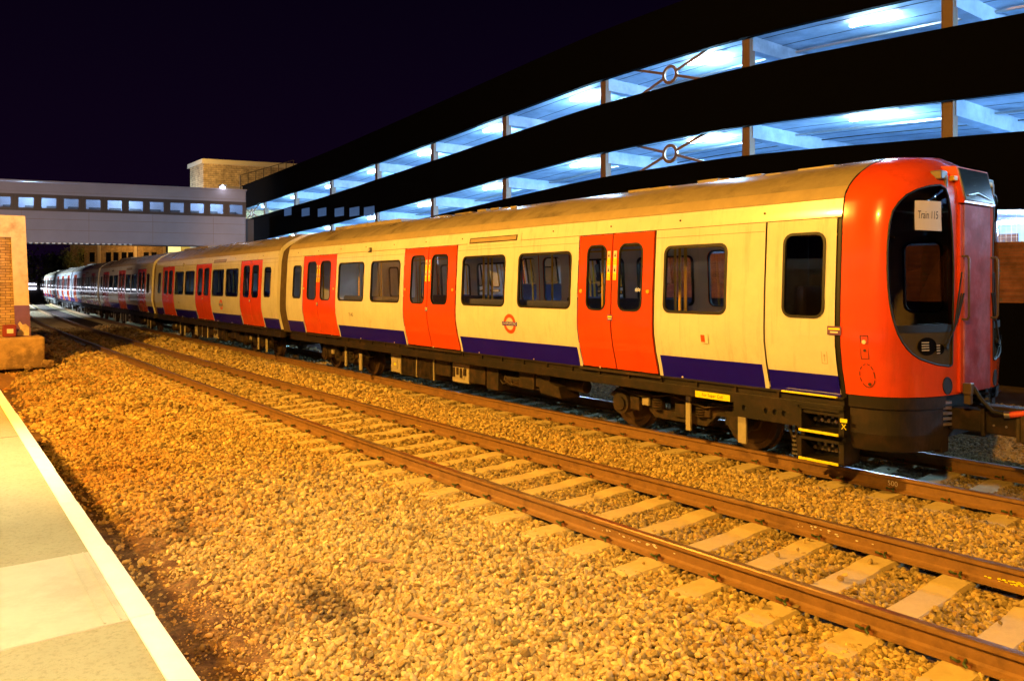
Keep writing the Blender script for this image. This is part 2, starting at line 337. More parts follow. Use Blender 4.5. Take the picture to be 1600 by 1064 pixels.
# ------------------------------------------------------------------ ballast stones
def ico():
    t = (1+5**.5)/2
    v = np.array([(-1,t,0),(1,t,0),(-1,-t,0),(1,-t,0),(0,-1,t),(0,1,t),(0,-1,-t),(0,1,-t),(t,0,-1),(t,0,1),(-t,0,-1),(-t,0,1)], float); v /= np.linalg.norm(v[0])
    f = np.array([(0,11,5),(0,5,1),(0,1,7),(0,7,10),(0,10,11),(1,5,9),(5,11,4),(11,10,2),(10,7,6),(7,1,8),(3,9,4),(3,4,2),(3,2,6),(3,6,8),(3,8,9),(4,9,5),(2,4,11),(6,2,10),(8,6,7),(9,8,1)])
    return v, f
IV, IF = ico()
def stones():
    P = []
    def zone(s0, s1, a, size, l0=-4.2, l1=9.0, layers=2, keepf=1.0):
        for k in range(layers):
            ss = np.arange(s0, s1, a); ll = np.arange(l0, l1, a)
            S, Lg = np.meshgrid(ss, ll, indexing='ij'); S = S.ravel()+RNG.uniform(-.5, .5, S.size)*a; Lg = Lg.ravel()+RNG.uniform(-.5, .5, Lg.size)*a
            x, y, t = Tn(S, Lg)
            px = 800+FPX*x/np.maximum(y, .3); py = HY+FPX*(CAMZ+.3)/np.maximum(y, .3)
            ok = (y > 1.6) & (px > -160) & (px < 1780) & (py < 1300) & (RNG.random(S.size) < keepf)
            P.append(np.stack([S[ok], Lg[ok], x[ok], y[ok], np.full(ok.sum(), size)*RNG.uniform(.65, 1.35, ok.sum()), np.full(ok.sum(), float(k))], 1))
    zone(-3, 9, .034, .0205, l1=12.5)
    zone(9, 16, .043, .0255, l1=8)
    zone(16, 27, .072, .04, l0=-5.5, l1=6.5)
    zone(27, 48, .15, .075, l0=-4.2, l1=6.2)
    nbig = sum(len(p) for p in P); zone(-2, 8, .05, .0085, l0=-4.3, l1=-1.4, layers=3); zone(8, 15, .085, .013, l0=-4.3, l1=-2.2, layers=2)
    A = np.concatenate(P); s, l, x, y, r, k = A.T
    n = wavy(x*1.3+7, y*1.3)+.5*wavy(x*4, y*4+3)+RNG.normal(0, .22, len(x))
    edge = -3.02+.24*n                     # ragged border of the stone shoulder against the bare soil
    keep = (l > edge) | (RNG.random(len(x)) < np.interp(edge-l, [0, .25, 1.2], [.22, .05, .015])); fine = np.arange(len(x)) >= nbig; keep |= fine & (RNG.random(len(x)) < .75)
    # muddy thin places in the shoulder
    bn = .75*wavy(x*1.1+.5*y+2, y*.8-.3*x+5)+.45*wavy(x*3.1+9, y*2.3)+.35*wavy(x*7, y*9+2)+RNG.normal(0,.10,len(x))
    bare = (bn > .62) & (l < -1.1) & (s < 15)
    keep &= ~(bare & (RNG.random(len(x)) < .72))
    # rails
    for c in (C1, C2):
        for o_ in (-.7525, .7525): keep &= ~(np.abs(l-(c+o_)) < .062)
    z = gz(l, x, y)+r*np.where(k == 0, .05*RNG.uniform(-4, 4, len(x)), RNG.uniform(.1, 1.45, len(x)))
    # sleepers: sit between them, a few lie on top
    for c, s_off, sp in ((C1, 4.10, .583), (C2, 3.86, .583)):
        ph = (s-s_off+sp/2) % sp-sp/2
        on = (np.abs(l-c) < 1.06+.06*np.sin(s*9)) & (np.abs(ph) < .112)
        keep &= ~(on & (RNG.random(len(x)) > .005))
        z = np.where(on, -.15, z)
        ins = (np.abs(l-c) < 1.25) & ~on
        z = np.where(ins, np.minimum(z, -.185+r*.2), z)
    s, l, x, y, r, z = (a[keep] for a in (s, l, x, y, r, z))
    z = np.where(l < edge[keep], gz(l, x, y)+r*.15, z)
    N = len(x)
    # random shapes
    nv = 64
    V = IV[None]*RNG.uniform(.72, 1.28, (nv, 12, 1))*RNG.uniform(.9, 1.1, (nv, 12, 3))
    V *= np.stack([RNG.uniform(.9, 1.45, nv), RNG.uniform(.8, 1.1, nv), RNG.uniform(.55, .9, nv)], 1)[:, None]
    idx = RNG.integers(0, nv, N)
    a, b, c = RNG.uniform(0, 2*PI, N), RNG.normal(0, .55, N), RNG.normal(0, .55, N)
    ca, sa, cb, sb, cc, sn = np.cos(a), np.sin(a), np.cos(b), np.sin(b), np.cos(c), np.sin(c)
    R = np.empty((N, 3, 3))
    R[:, 0] = np.stack([ca*cb, ca*sb*sn-sa*cc, ca*sb*cc+sa*sn], 1); R[:, 1] = np.stack([sa*cb, sa*sb*sn+ca*cc, sa*sb*cc-ca*sn], 1); R[:, 2] = np.stack([-sb, cb*sn, cb*cc], 1)
    W = np.einsum('nij,nkj->nki', R, V[idx])*r[:, None, None]+np.stack([x, y, z], 1)[:, None]
    F = (IF[None]+(np.arange(N)*12)[:, None, None]).reshape(-1, 3)
    me = bpy.data.meshes.new('ballast'); me.vertices.add(N*12); me.vertices.foreach_set('co', W.reshape(-1).astype(np.float32))
    nf = len(F); me.loops.add(nf*3); me.loops.foreach_set('vertex_index', F.reshape(-1).astype(np.int32))
    me.polygons.add(nf); me.polygons.foreach_set('loop_start', (np.arange(nf)*3).astype(np.int32))
    tone = np.clip(RNG.normal(.97, .27, N), .35, 1.5)[:, None]*np.array([1, 1, 1])
    warm = RNG.random(N) < .16; tone[warm] *= np.array([.9, .78, .6])
    dirty = np.clip(.5+.6*wavy(x*1.1+4, y*1.1), 0, 1)*np.clip((-l-1.2)/1.8, 0, 1)   # soil-stained stones along the verge
    tone *= (1-dirty[:, None]*np.array([.25, .45, .6]))
    bk = bn[keep]; tone *= (1-np.clip((bk-.2)/.4, 0, 1)*(l < -.8))[:, None]**.0*(1-.5*np.clip((bk-.35)/.4, 0, 1)*(l < -.9))[:, None]
    oil = np.exp(-((np.abs(l-C1)-.7525)/.16)**2)*.3+.22*(np.abs(l-C1) < .7)+.3*(np.abs(l-C2) < 1.3); tone *= (1-oil)[:, None]
    red = RNG.random(N) < np.clip((s-9)/30, 0, .5)*(l < 0); tone[red] *= np.array([1.0, .82, .75])
    col = np.concatenate([np.repeat(tone, 12, 0), np.ones((N*12, 1))], 1).astype(np.float32)
    at = me.color_attributes.new('tone', 'FLOAT_COLOR', 'POINT'); at.data.foreach_set('color', col.reshape(-1))
    me.update(calc_edges=True); me.polygons.foreach_set('use_smooth', [False]*nf); me.materials.append(M_stone)
    o = obj('ballast', me); tag(o, 'loose angular granite ballast stones between and beside the rails', 'ballast', kind='stuff')
    print('stones', N)
stones()

# ------------------------------------------------------------------ rails + sleepers
RP = [(-.07,-.165),(-.07,-.152),(-.03,-.14),(-.011,-.125),(-.011,-.05),(-.033,-.040),(-.035,-.034),(-.035,-.010),(-.028,-.001),(0,0),(.028,-.001),(.035,-.010),(.035,-.034),(.033,-.040),(.011,-.05),(.011,-.125),(.03,-.14),(.07,-.152),(.07,-.165)]
def rail(parent, lat, s0, s1):
    mb = MB(); ss = list(np.arange(s0, 30, .5))+list(np.arange(30, s1, 1.0)); n = len(RP); vs = []
    for s in ss:
        for a, b in RP: vs.append(T(s, lat+a, b))
    fs = []; ms = []
    for i in range(len(ss)-1):
        for k in range(n-1):
            fs.append((i*n+k, i*n+k+1, (i+1)*n+k+1, (i+1)*n+k))
    mb.add(vs, fs, 0, False)
    me = mb.mesh('rail')
    for i, p in enumerate(me.polygons):
        kk = i % (n-1)
        if 7 <= kk <= 10: p.material_index = 1
    me.materials.append(M_rail); me.materials.append(M_railtop); fixn(me)
    return obj('rail', me, None, parent)
def rail_text(r, txt, s, lat, z, size, m, name='chalk_mark'):
    v, f = text2d(txt, size); mb = MB()
    vs = []
    for a, b in v:
        p = T(s-a, lat-.0145, z+b); vs.append(p)     # on the camera side of the web
    mb.add(vs, f); o = mb.build(name, m, r); return o
def sleeper_mesh():
    mb = MB(); w0, w1 = .125, .105
    prof = [(-1.26,-.185,-.0),(-1.23,-.168,0),(-.45,-.168,0),(-.3,-.185,0),(.3,-.185,0),(.45,-.168,0),(1.23,-.168,0),(1.26,-.185,0)]
    vs = []
    for l, z, _ in prof: vs += [(-w0, l, -.36), (-w0, l, z-.025), (-w1, l, z), (w1, l, z), (w0, l, z-.025), (w0, l, -.36)]
    fs = [(i*6+k, i*6+k+1, (i+1)*6+k+1, (i+1)*6+k) for i in range(7) for k in range(5)]
    fs += [tuple(range(5, -1, -1)), tuple(range(42, 48))]
    mb.add(vs, fs); me = mb.mesh('sleeper'); me.materials.append(M_sleeper); fixn(me); return me
def clip_mesh():
    mb = MB()
    pts = [(-.055,.035,.0),(-.05,.012,.022),(-.03,-.012,.03),(-.008,-.005,.02),(-.006,.03,.012),(.012,.045,.018),(.03,.02,.035),(.035,-.03,.028),(.055,-.035,.012)]
    mb.tube(pts, .0095, 6, 0); mb.box(-.06,.06,.015,.06,-.01,.008,1); mb.box(-.02,.03,.02,.045,0,.03,1)
    me = mb.mesh('rail_clip'); me.materials.append(M_clip); me.materials.append(M_clipr); return me
SL, CL = sleeper_mesh(), clip_mesh()
def track(name, c, s_off, label, nclip):
    o = empty(name, T(0, c, 0)); o.rotation_euler = (0, 0, 0); inv = o.location.copy()
    root = o
    tag(root, label, 'railway track')
    out = []
    for lat in (c-.7525, c+.7525):
        r = rail(root, lat, -6, 118); r.location = -inv; out.append(r)
    sp = .583
    for k in range(-8, 92):
        s = s_off+sp*k; a = TH(s); p = T(s, c, 0)
        q = bpy.data.objects.new('sleeper', SL); COL.objects.link(q); q.parent = root; q.location = p-inv
        q.rotation_euler = (0, 0, a-PI/2)        # local x across? set below
        q.rotation_euler = (0, 0, a-PI/2+PI)     # local y points to +normal, local x along the track
        if k < nclip:
            for lat in (-.7525, .7525):
                for sd in (-1, 1):
                    cl = bpy.data.objects.new('rail_clip', CL); COL.objects.link(cl); cl.parent = q
                    cl.location = (0, lat+sd*.088, -.15); cl.rotation_euler = (0, 0, 0 if sd < 0 else PI)
    mb = MB()
    for k in range(92, 190):
        s = s_off+sp*k; a = TH(s); p = T(s, c, 0); M = Matrix.Translation(p)@Matrix.Rotation(a+PI/2, 4, 'Z')
        mb.box(-.13,.13,-1.25,1.25,-.3,-.17,0,M=M)
    x = mb.build('sleeper', M_sleeper, root); x.location = -inv; x['kind'] = 'stuff'
    return root, out
# local y must equal the track normal (cos th, sin th): rotation = th - pi/2 ; local x then runs (sin th, -cos th), towards the camera
def fix_sleeper_rot(root):
    for ch in root.children:
        if ch.name.startswith('sleeper') and 'kind' not in ch: ch.rotation_euler[2] -= PI
tr1, r1 = track('railway_track', C1, 4.10, 'empty railway track nearest the platform with two rusty rails on pale concrete sleepers', 34)
fix_sleeper_rot(tr1)
tr2, r2 = track('railway_track', C2, 3.86, 'second railway track, the one the red and white train stands on', 14)
fix_sleeper_rot(tr2)
rail_text(r2[0], '500', 5.62, C2-.7525, -.088, .078, M_wtxt)
def splash(r, s, lat, w, h, z, m, n=40):
    mb = MB()
    for i in range(n):
        a = random.gauss(0, w/2.6); b = random.gauss(0, h/2.6); rr = random.uniform(.004, .011)
        vs = [T(s-a-rr*1.6*math.cos(t), lat-.0135+(-.002), z+b+rr*.7*math.sin(t)) for t in [2*PI*q/7+random.uniform(-.3,.3) for q in range(7)]]
        mb.add(vs, [tuple(range(7))])
    mb.build('paint_splash', m, r)
splash(r1[1], 3.72, C1+.7525, .22, .03, -.11, M_yel)
splash(r1[1], 12.2, C1+.7525, .16, .03, -.13, M_yel, 25)
splash(r1[1], 5.25, C1+.7525, .5, .03, -.085, M_wtxt, 16)
splash(r1[0], 6.2, C1-.7525, .6, .02, -.085, M_wtxt, 26)

# ------------------------------------------------------------------ platform (a straight edge beside the camera)
TE = .6445; EN = Vector((math.cos(TE), math.sin(TE), 0)); ET = Vector((-math.sin(TE), math.cos(TE), 0)); ED = .72; PZ = .81
def E_(s, d, z): return EN*(ED+d)+ET*s+Vector((0, 0, z))
pm = MB()
def pbox(mb, s0, s1, d0, d1, z0, z1, mi=0, bev=0):
    M = Matrix((( ET.x, EN.x, 0, EN.x*ED), (ET.y, EN.y, 0, EN.y*ED), (0, 0, 1, 0), (0, 0, 0, 1)))
    mb.box(s0, s1, d0, d1, z0, z1, mi, bev, M)
pbox(pm, -8, 14.5, -7, -.093, -.6, PZ)
plat = pm.build('platform', M_plat); fixn(plat.data); tag(plat, kind='structure')
w = MB(); pbox(w, -8, 14.5, -.16, -.02, -.6, PZ-.12); o = w.build('platform_face', M_brick, plat); fixn(o.data)
s = -7.69
cid = 0
while s < 14:
    L_ = 1.0
    q = MB(); pbox(q, s+.003, s+L_-.003, -.091, random.uniform(-.003, .003), PZ-.12, PZ+.006+random.uniform(-.001, .001), 0, .006); o = q.build('coping_stone', M_coping, plat); fixn(o.data); s += L_
q = MB(); pbox(q, 3.30, 4.26, -2.6, -.095, PZ-.02, PZ+.006, 0, .003); o = q.build('repair_slab', M_patch, plat); fixn(o.data)
for sj in (7.9,):
    q = MB(); pbox(q, sj, sj+.012, -5, -.095, PZ-.01, PZ+.0015); o = q.build('paving_joint', M_seam, plat); fixn(o.data)
q = MB(); pbox(q, 3.31, 4.25, -.124, -.118, PZ+.004, PZ+.012); pbox(q, 3.31, 4.25, -.182, -.174, PZ+.004, PZ+.011); o = q.build('slab_ridge', M_patch, plat); fixn(o.data)

sw = empty('station_wall', E_(14, -11.0, 0), 0); tag(sw, 'long brick station building along the back of the platform', 'building')
mb = MB(); MW = Matrix(((ET.x, EN.x, 0, 0), (ET.y, EN.y, 0, 0), (0,0,1,0), (0,0,0,1)))
mb.box(-24, 30, -11.3+.72, -11+.72, -.6, 4.6, 0, 0, MW); o = mb.build('wall', M_brick, sw); o.location = -sw.location; fixn(o.data)
mb = MB(); mb.box(-24, 30, -11.4+.72, -10.9+.72, 4.6, 5.0, 0, 0, MW); o = mb.build('coping', M_cream2, sw); o.location = -sw.location; fixn(o.data)
M_wl = mat('wall_glint_glow', (1,1,1), .5, emis=(1,.55,.12), estr=16)
for k in range(8):  # added glowing drums, put there to glint in windows and cab
    mb = MB(); mb.cyl((0,0,0), (0,0,1), .13, .16, 14); p = MW@Vector((-18+k*6, -9.95, 3.7)); mb2 = MB(); mb2.cyl(p, (0,0,1), .12, .15, 14); o = mb2.build('wall_glint', M_wl, sw); o.location = -sw.location
for k in range(9):
    mb = MB(); mb.box(-20+k*5, -18.6+k*5, -10.28, -10.24, 1.7, 3.6, 0, 0, MW); o = mb.build('window', M_black, sw); o.location = -sw.location; fixn(o.data)
# ------------------------------------------------------------------ TRAIN
THC = .6557
train = empty('train', (-5.105, 22.0, 0), -(PI/2-THC))      # local x runs towards the cab, local y away from the platform
tag(train, 'red, white and blue underground passenger train standing on the far track', 'train')
PROF = [(.88,1.33),(1.0,1.355),(1.2,1.41),(1.45,1.455),(1.6,1.46),(2.0,1.45),(2.75,1.41),(2.86,1.40),(3.06,1.355),(3.12,1.335),(3.2,1.26),(3.28,1.16),(3.35,1.05),(3.48,.78),(3.575,.44),(3.62,0.0)]
_pz = [p[0] for p in PROF]; _pw = [p[1] for p in PROF]
def pw(z): return float(np.interp(z, _pz, _pw))
ZL = [.9,1.0,1.1,1.17,1.2,1.3,1.45,1.6,1.8,2.0,2.3,2.6,2.74,2.75,2.86,2.96]
def side(sg, off=0.0): return lambda x, z: (x, sg*(pw(z)+off), z)
def add_side(mb, sg, outer, holes, off=0.0, mi=0, xl=(), flip=None):
    v, f = panel(outer, holes, xl, ZL, side(sg, off)); 
    if sg > 0: f = [tuple(reversed(t)) for t in f]
    mb.add(v, f, mi, True)
def rect(x0, x1, z0, z1): return [(x0, z0), (x1, z0), (x1, z1), (x0, z1)]
def ring_frame(mb, sg, loop_out, loop_in, o0, o1, mi=0):
    n = len(loop_out); S0 = side(sg, o0); S1 = side(sg, o1)
    vs = [S1(*p) for p in loop_out]+[S1(*p) for p in loop_in]+[S0(*p) for p in loop_out]+[S0(*p) for p in loop_in]
    fs = []
    for k in range(n):
        k2 = (k+1) % n
        fs += [(k, k2, n+k2, n+k), (2*n+k, 2*n+k2, k2, k), (n+k, n+k2, 3*n+k2, 3*n+k)]
    mb.add(vs, fs, mi)
def window(parent, sg, x0, x1, z0, z1, r, glass, name='window', off=0.0):
    mb = MB(); r2 = max(r-.035, .02)
    ring_frame(mb, sg, rrect(x0, x1, z0, z1, r), rrect(x0+.035, x1-.035, z0+.035, z1-.035, r2), off-.03, off+.006)
    o = mb.build(name, M_rub, parent); fixn(o.data)
    g_ = MB(); add_side(g_, sg, rrect(x0+.034, x1-.034, z0+.034, z1-.034, r2), [], off-.012); g_.build('pane', glass, o)
    return o

def carriage(length, doors, wins, cabdoor=None, root=train, near=True, mirror_end=True):
    """doors (x0,x1,leaf split); wins (x0,x1,z0,z1). Returns the carriage shell object"""
    xs0 = .32; xs1 = length if cabdoor else length-.32
    body = MB()
    for sg in (-1, 1):
        holes = [rrect(a, b, c, d, .11) for a, b, c, d in wins]
        dr = [(a-.012, b+.05) for a, b, _ in doors]
        if cabdoor: dr.append((cabdoor[0]-.02, cabdoor[1]+.04)); 
        cuts = [xs0]+[v for d in dr for v in d]+[xs1]
        for i in range(0, len(cuts), 2):
            a, b = cuts[i], cuts[i+1]
            if b-a < .02: continue
            hs = [h for h in holes if a < h[0][0] < b]
            add_side(body, sg, rect(a, b, 1.17, 2.85), hs, 0, 0)
            m = .055                                                    # pale strip beside each doorway
            a2 = a+(m if i > 0 else 0); b2 = b-(m if i < len(cuts)-2 else 0)
            add_side(body, sg, rect(a2, b2, .885, 1.17), [], 0, 1)
            if a2 > a: add_side(body, sg, rect(a, a2, .885, 1.17), [], 0, 0)
            if b2 < b: add_side(body, sg, rect(b2, b, .885, 1.17), [], 0, 0)
        add_side(body, sg, rect(xs0, xs1, 2.85, 3.06), [], 0, 0)
        # panel joints: thin dark lines
        add_side(body, sg, rect(xs0, xs1, 2.846, 2.853), [], .0025, 2)
        for i in range(0, len(cuts), 2):
            add_side(body, sg, rect(cuts[i]+.01, cuts[i+1]-.01, 2.738, 2.742), [], .002, 2)
    # end wall rings
    for xe, d in ((xs0, 1),)+(((xs1, -1),) if not cabdoor else ()):
        vs = []; 
        for z, w_ in PROF: vs.append((xe, -w_, z))
        for z, w_ in reversed(PROF[:-1]): vs.append((xe, w_, z))
        body.add(vs, [tuple(range(len(vs)))], 0)
    o = body.build('carriage', [M_white, M_blue, M_seam], root)
    # roof
    rb = MB(); n = 0
    rp = [(z, w_) for z, w_ in PROF if z >= 3.06]
    sec = [(-w_-.012 if z < 3.5 else -w_, z+.0) for z, w_ in rp]+[(w_+.012 if z < 3.5 else w_, z) for z, w_ in reversed(rp[:-1])]
    xsr = [xs0]+list(np.arange(math.ceil(xs0+.5), xs1-.4, 1.0))+[xs1]; n = len(sec)
    vs = [(x, y, z) for x in xsr for y, z in sec]
    fs = [((i)*n+k, (i+1)*n+k, (i+1)*n+k+1, i*n+k+1) for i in range(len(xsr)-1) for k in range(n-1)]
    b0 = len(rb.v); rb.add(vs, fs, 0, True)
    for i in range(len(xsr)-1):
        for k in (0, 1, n-3, n-2):
            rb.m[i*(n-1)+k] = 1
    ro = rb.build('roof', [M_roof, M_gutter], o)
    # low roof clutter: ridges, vents and brackets
    rc = MB()
    for x in np.arange(xs0+.8, xs1-.9, .42):
        yy = random.uniform(-.62, -.38); hh = random.uniform(.01, .035); zz = float(np.interp(abs(yy), [0,.44,.78], [3.62,3.575,3.48]))
        if (x % 6) < 3.4: rc = MB(); rc.box(x, x+random.uniform(.12, .5), yy, yy+random.uniform(.04, .16), zz-.02, zz+hh, 0, 0); rc.build('roof_bracket', M_roof, o)
    rc = MB(); rc.box(xs0+1, xs0+4.5, -.5, .5, 3.54, 3.64, 0, .02)
    rc.build('roof_vent', M_roof, o)
    # doors
    for a, b, sp in doors:
        for sg in (-1, 1):
            for (c, d, wx) in ((a, sp-.012, 0), (sp+.012, b, 1)):
                wd = d-c; wa = c+wd*.22-.01+(.02 if wx == 0 else 0); wb = wa+wd*.56
                if wx == 0: wa, wb = d-.10-wd*.60, d-.10
                else: wa, wb = c+.12, c+.12+wd*.60
                leaf = MB(); hole = rrect(wa, wb, 1.74, 2.70, min(.13, (wb-wa)/2.2))
                add_side(leaf, sg, rect(c, d, .90, 2.84), [hole], -.006, 0)
                if sg < 0: # edges give the leaf thickness
                    for xe in (c, d):
                        vs = [side(sg, -.006)(xe, z) for z in ZL[0:1]+ZL[1:]]; vs2 = [side(sg, -.045)(xe, z) for z in ZL]
                        m_ = len(vs); leaf.add(vs+vs2, [(k, k+1, m_+k+1, m_+k) for k in range(m_-1)], 0)
                add_side(leaf, sg, rect(c, d, .90, 2.84), [hole], -.05, 2)
                lo = leaf.build('door_leaf', [M_red, M_rub, M_int], o)
                window(lo, sg, wa, wb, 1.74, 2.70, min(.13, (wb-wa)/2.2), G_win, 'door_window', -.006) if False else None
                # window frame and pane join the leaf's own mesh (a leaf is already the third level)
                fr = MB(); r_ = min(.13, (wb-wa)/2.2)
                ring_frame(fr, sg, rrect(wa, wb, 1.74, 2.70, r_), rrect(wa+.022, wb-.022, 1.762, 2.678, max(r_-.022, .02)), -.03, .004, 0)
                fo = fr.build('door_window', [M_rub, G_win], o)
                gm_ = MB(); add_side(gm_, sg, rrect(wa+.02, wb-.02, 1.76, 2.68, max(r_-.02, .02)), [], -.016, 1)
                fo.data = merge(fo.data, gm_.mesh())
                if sg < 0 and near:
                    bt = MB(); bx = c+.07 if wx == 0 else d-.07
                    bt.cyl((bx, -pw(2.02)+.0, 2.02), (0,-1,0), .028, .012, 14, 0); bt.build('door_button', M_pole, o)
            # seal strips
            sl = MB(); add_side(sl, sg, rect(b+.002, b+.05, .885, 2.85), [], -.03, 0); add_side(sl, sg, rect(sp-.014, sp+.014, .89, 2.845), [], -.02, 0); add_side(sl, sg, rect(a-.012, a, .885, 2.85), [], -.03, 0)
            sl.build('door_seal', M_rub, o)
            if sg < 0:
                st = MB(); add_side(st, -1, rect(sp-.055, sp+.045, 1.60, 1.685), [], .006, 0); add_side(st, -1, rect(sp-.05, sp+.04, 1.645, 1.665), [], .008, 1); add_side(st, -1, rect(sp-.04, sp+.03, 1.618, 1.632), [], .008, 2)
                st.build('door_sticker', [M_ink if False else M_purple, M_yel, M_wtxt], o)
                if near:
                    for q, x0 in enumerate((sp-.095, sp+.03)):
                        st = MB()
                        for j in range(4):
                            z1 = 2.60-.105*j; add_side(st, -1, rect(x0, x0+.065, z1-.105, z1), [], .002, 1 if j % 2 else 0)
                            if j % 2 == 0:
                                add_side(st, -1, [(x0+.015, z1-.085), (x0+.05, z1-.085), (x0+.033, z1-.03)], [], .004, 2)
                            else:
                                for t in range(3): add_side(st, -1, rect(x0+.012, x0+.053, z1-.03-.024*t-.008, z1-.03-.024*t), [], .004, 3)
                        st.build('warning_sticker', [M_paper, M_yel, M_ink, M_gutter], o)
    for a, b, c, d in wins:
        for sg in (-1, 1): 
            mb = MB(); ring_frame(mb, sg, rrect(a, b, c, d, .11), rrect(a+.035, b-.035, c+.035, d-.035, .08), -.03, .006, 0)
            wo = mb.build('window', [M_rub, G_win], o)
            g_ = MB(); add_side(g_, sg, rrect(a+.034, b-.034, c+.034, d-.034, .08), [], -.012, 1)
            wo.data = merge(wo.data, g_.mesh())
    # interior
    it = MB(); it.box(xs0+.02, xs1-.05, -1.28, 1.28, .9, .95); it.box(xs0+.02, xs1-.05, -1.1, 1.1, 2.98, 3.0)
    it.build('interior_lining', M_int, o)
    se = MB()
    segs = []
    for i in range(len(doors)-1): segs.append((doors[i][1]+.15, doors[i+1][0]-.15))
    for a, b in segs:
        for sg in (-1, 1):
            y0, y1 = sorted((sg*1.28, sg*.82)); se.box(a, b, y0, y1, 1.25, 1.4, 0, .03)
            y0, y1 = sorted((sg*1.3, sg*1.17)); se.box(a, b, y0, y1, 1.4, 1.86, 0, .03)
    se.build('bench_seat', M_seat, o)
    for a, b, _ in doors:
        for x in (a-.08, b+.08):
            for sg in (-1, 1):
                mb = MB(); mb.tube([(x, sg*.85, .95), (x, sg*.85, 2.98)], .022, 8); mb.build('grab_pole', M_pole, o)
        mb = MB(); mb.tube([((a+b)/2, 0, .95), ((a+b)/2, 0, 2.98)], .022, 8); mb.build('grab_pole', M_pole, o)
    rl = MB()
    for sg in (-1, 1): rl.tube([(xs0+.3, sg*.55, 2.72), (xs1-.4, sg*.55, 2.72)], .018, 6)
    rl.build('grab_rail', M_pole, o)
    # solebar
    sb = MB()
    for sg in (-1, 1):
        y0, y1 = sorted((sg*1.345, sg*1.18)); sb.box(xs0+.05, xs1-.02, y0, y1, .66, .79, 0, .008)
        y0, y1 = sorted((sg*1.325, sg*1.16)); sb.box(xs0+.05, xs1-.02, y0, y1, .79, .883, 0)
        y0, y1 = sorted((sg*1.36, sg*1.2)); sb.box(xs0+.05, xs1-.02, y0, y1, .862, .876, 0)
        for a, b, _ in doors:
            y0, y1 = sorted((sg*1.385, sg*1.2)); sb.box(a-.05, b+.1, y0, y1, .845, .872, 1, .004)
        for x in np.arange(xs0+.5, xs1-.3, .6):
            y0, y1 = sorted((sg*1.352, sg*1.3)); sb.box(x, x+.03, y0, y1, .80, .86, 0)
    sb.box(xs0+.1, xs1-.1, -1.2, 1.2, .70, .87)
    sb.build('solebar', [M_frame, M_frame2], o)
    # bogies
    for bx, w0, w1 in ((3.05, -1.0, 1.0), (length-(2.56 if cabdoor else 3.05), -1.05, 1.0)):
        bg = MB()
        for sg in (-1, 1):
            y = sg*.98
            a, b = sorted((y-.06, y+.06))
            for p in ([(-1.35,.47),(-1.2,.58),(-.5,.56),(-.35,.36),(.35,.36),(.5,.56),(1.2,.58),(1.35,.47),(1.2,.42),(.62,.40),(.45,.24),(-.45,.24),(-.62,.40),(-1.2,.42)],):
                bg.prism(p, a, b, lambda u, v, d: (bx+u, d, v))
            for wx in (w0, w1):
                bg.cyl((bx+wx, y, .375), (0, sg, 0), .155, .14, 20); bg.cyl((bx+wx, y+sg*.14, .375), (0, sg, 0), .10, .03, 16)
                bg.box(bx+wx-.2, bx+wx+.2, min(y-.07, y+.1), max(y-.07, y+.1), .42, .56, 0, .03)
            for wx in (-.38, .38):
                for k in range(6): bg.cyl((bx+wx, y+sg*.06, .36+k*.035), (0,0,1), .085, .018, 14)
            for k in range(5): bg.box(bx-.9+k*.42, bx-.72+k*.42, y+sg*.05-.05, y+sg*.05+.05, .30+.06*(k % 2), .50, 0, .015)
            bg.box(bx+.18, bx+.26, y+sg*.14-.015, y+sg*.14+.015, .16, .62, 1, .004)
            bg.box(bx+w1+.06, bx+w1+.18, y+sg*.2-.015, y+sg*.2+.015, .14, .52, 1, .004)
            bg.box(bx-.62, bx-.5, y+sg*.12-.02, y+sg*.12+.02, .4, .52, 1, .004)
            bg.tube([(bx-1.1, y+sg*.12, .6), (bx-.6, y+sg*.16, .52), (bx-.1, y+sg*.14, .6), (bx+.5, y+sg*.15, .5), (bx+1.1, y+sg*.1, .62)], .014, 6)
        bg.box(bx-.3, bx+.3, -.9, .9, .3, .66, 0, .02); bg.box(bx-1.3, bx+1.3, -.25, .25, .3, .6, 0, .03)
        bg.build('bogie', [M_frame2, M_cream], o)
        for wx in (w0, w1):
            for sg in (-1, 1):
                wh = MB(); yc = sg*.7525
                prof = [(.02,.06),(.12,.06),(.14,.035),(.28,.03),(.30,.065),(.37,.067),(.375,-.03),(.40,-.045),(.40,-.068),(.29,-.068),(.27,-.03),(.14,-.035),(.12,-.06),(.02,-.06)]
                n = 36; vs = []
                for k in range(n):
                    a = 2*PI*k/n
                    for r_, t in prof: vs.append((bx+wx+r_*math.cos(a), yc+sg*t, .372+r_*math.sin(a)))
                m_ = len(prof); fs = [(k*m_+j, k*m_+j+1, ((k+1) % n)*m_+j+1, ((k+1) % n)*m_+j) for k in range(n) for j in range(m_-1)]
                wh.add(vs, fs, 0, False); wo = wh.build('wheel', M_wheel, o); fixn(wo.data)
            ax = MB(); ax.tube([(bx+wx, -.9, .375), (bx+wx, .9, .375)], .07, 10); ax.build('axle', M_frame2, o)
    # underfloor equipment
    eq = MB()
    x = 6.05
    lay = [(6.05, 7.4, .22, .66, 0), (7.42, 7.95, .34, .66, 0), (8.6, 9.1, .30, .66, 0), (9.15, 9.5, .24, .66, 0), (10.1, 10.5, .36, .66, 0), (10.55, 10.9, .42, .66, 0)]
    for a, b, z0, z1, mi in lay: 
        for sg in (-1, 1):
            y0, y1 = sorted((sg*1.18, sg*.45)); eq.box(a, b, y0, y1, z0, z1, mi, .015)
    for k in range(8): eq.box(6.1+k*.16, 6.12+k*.16, -1.2, -1.17, .26, .6)
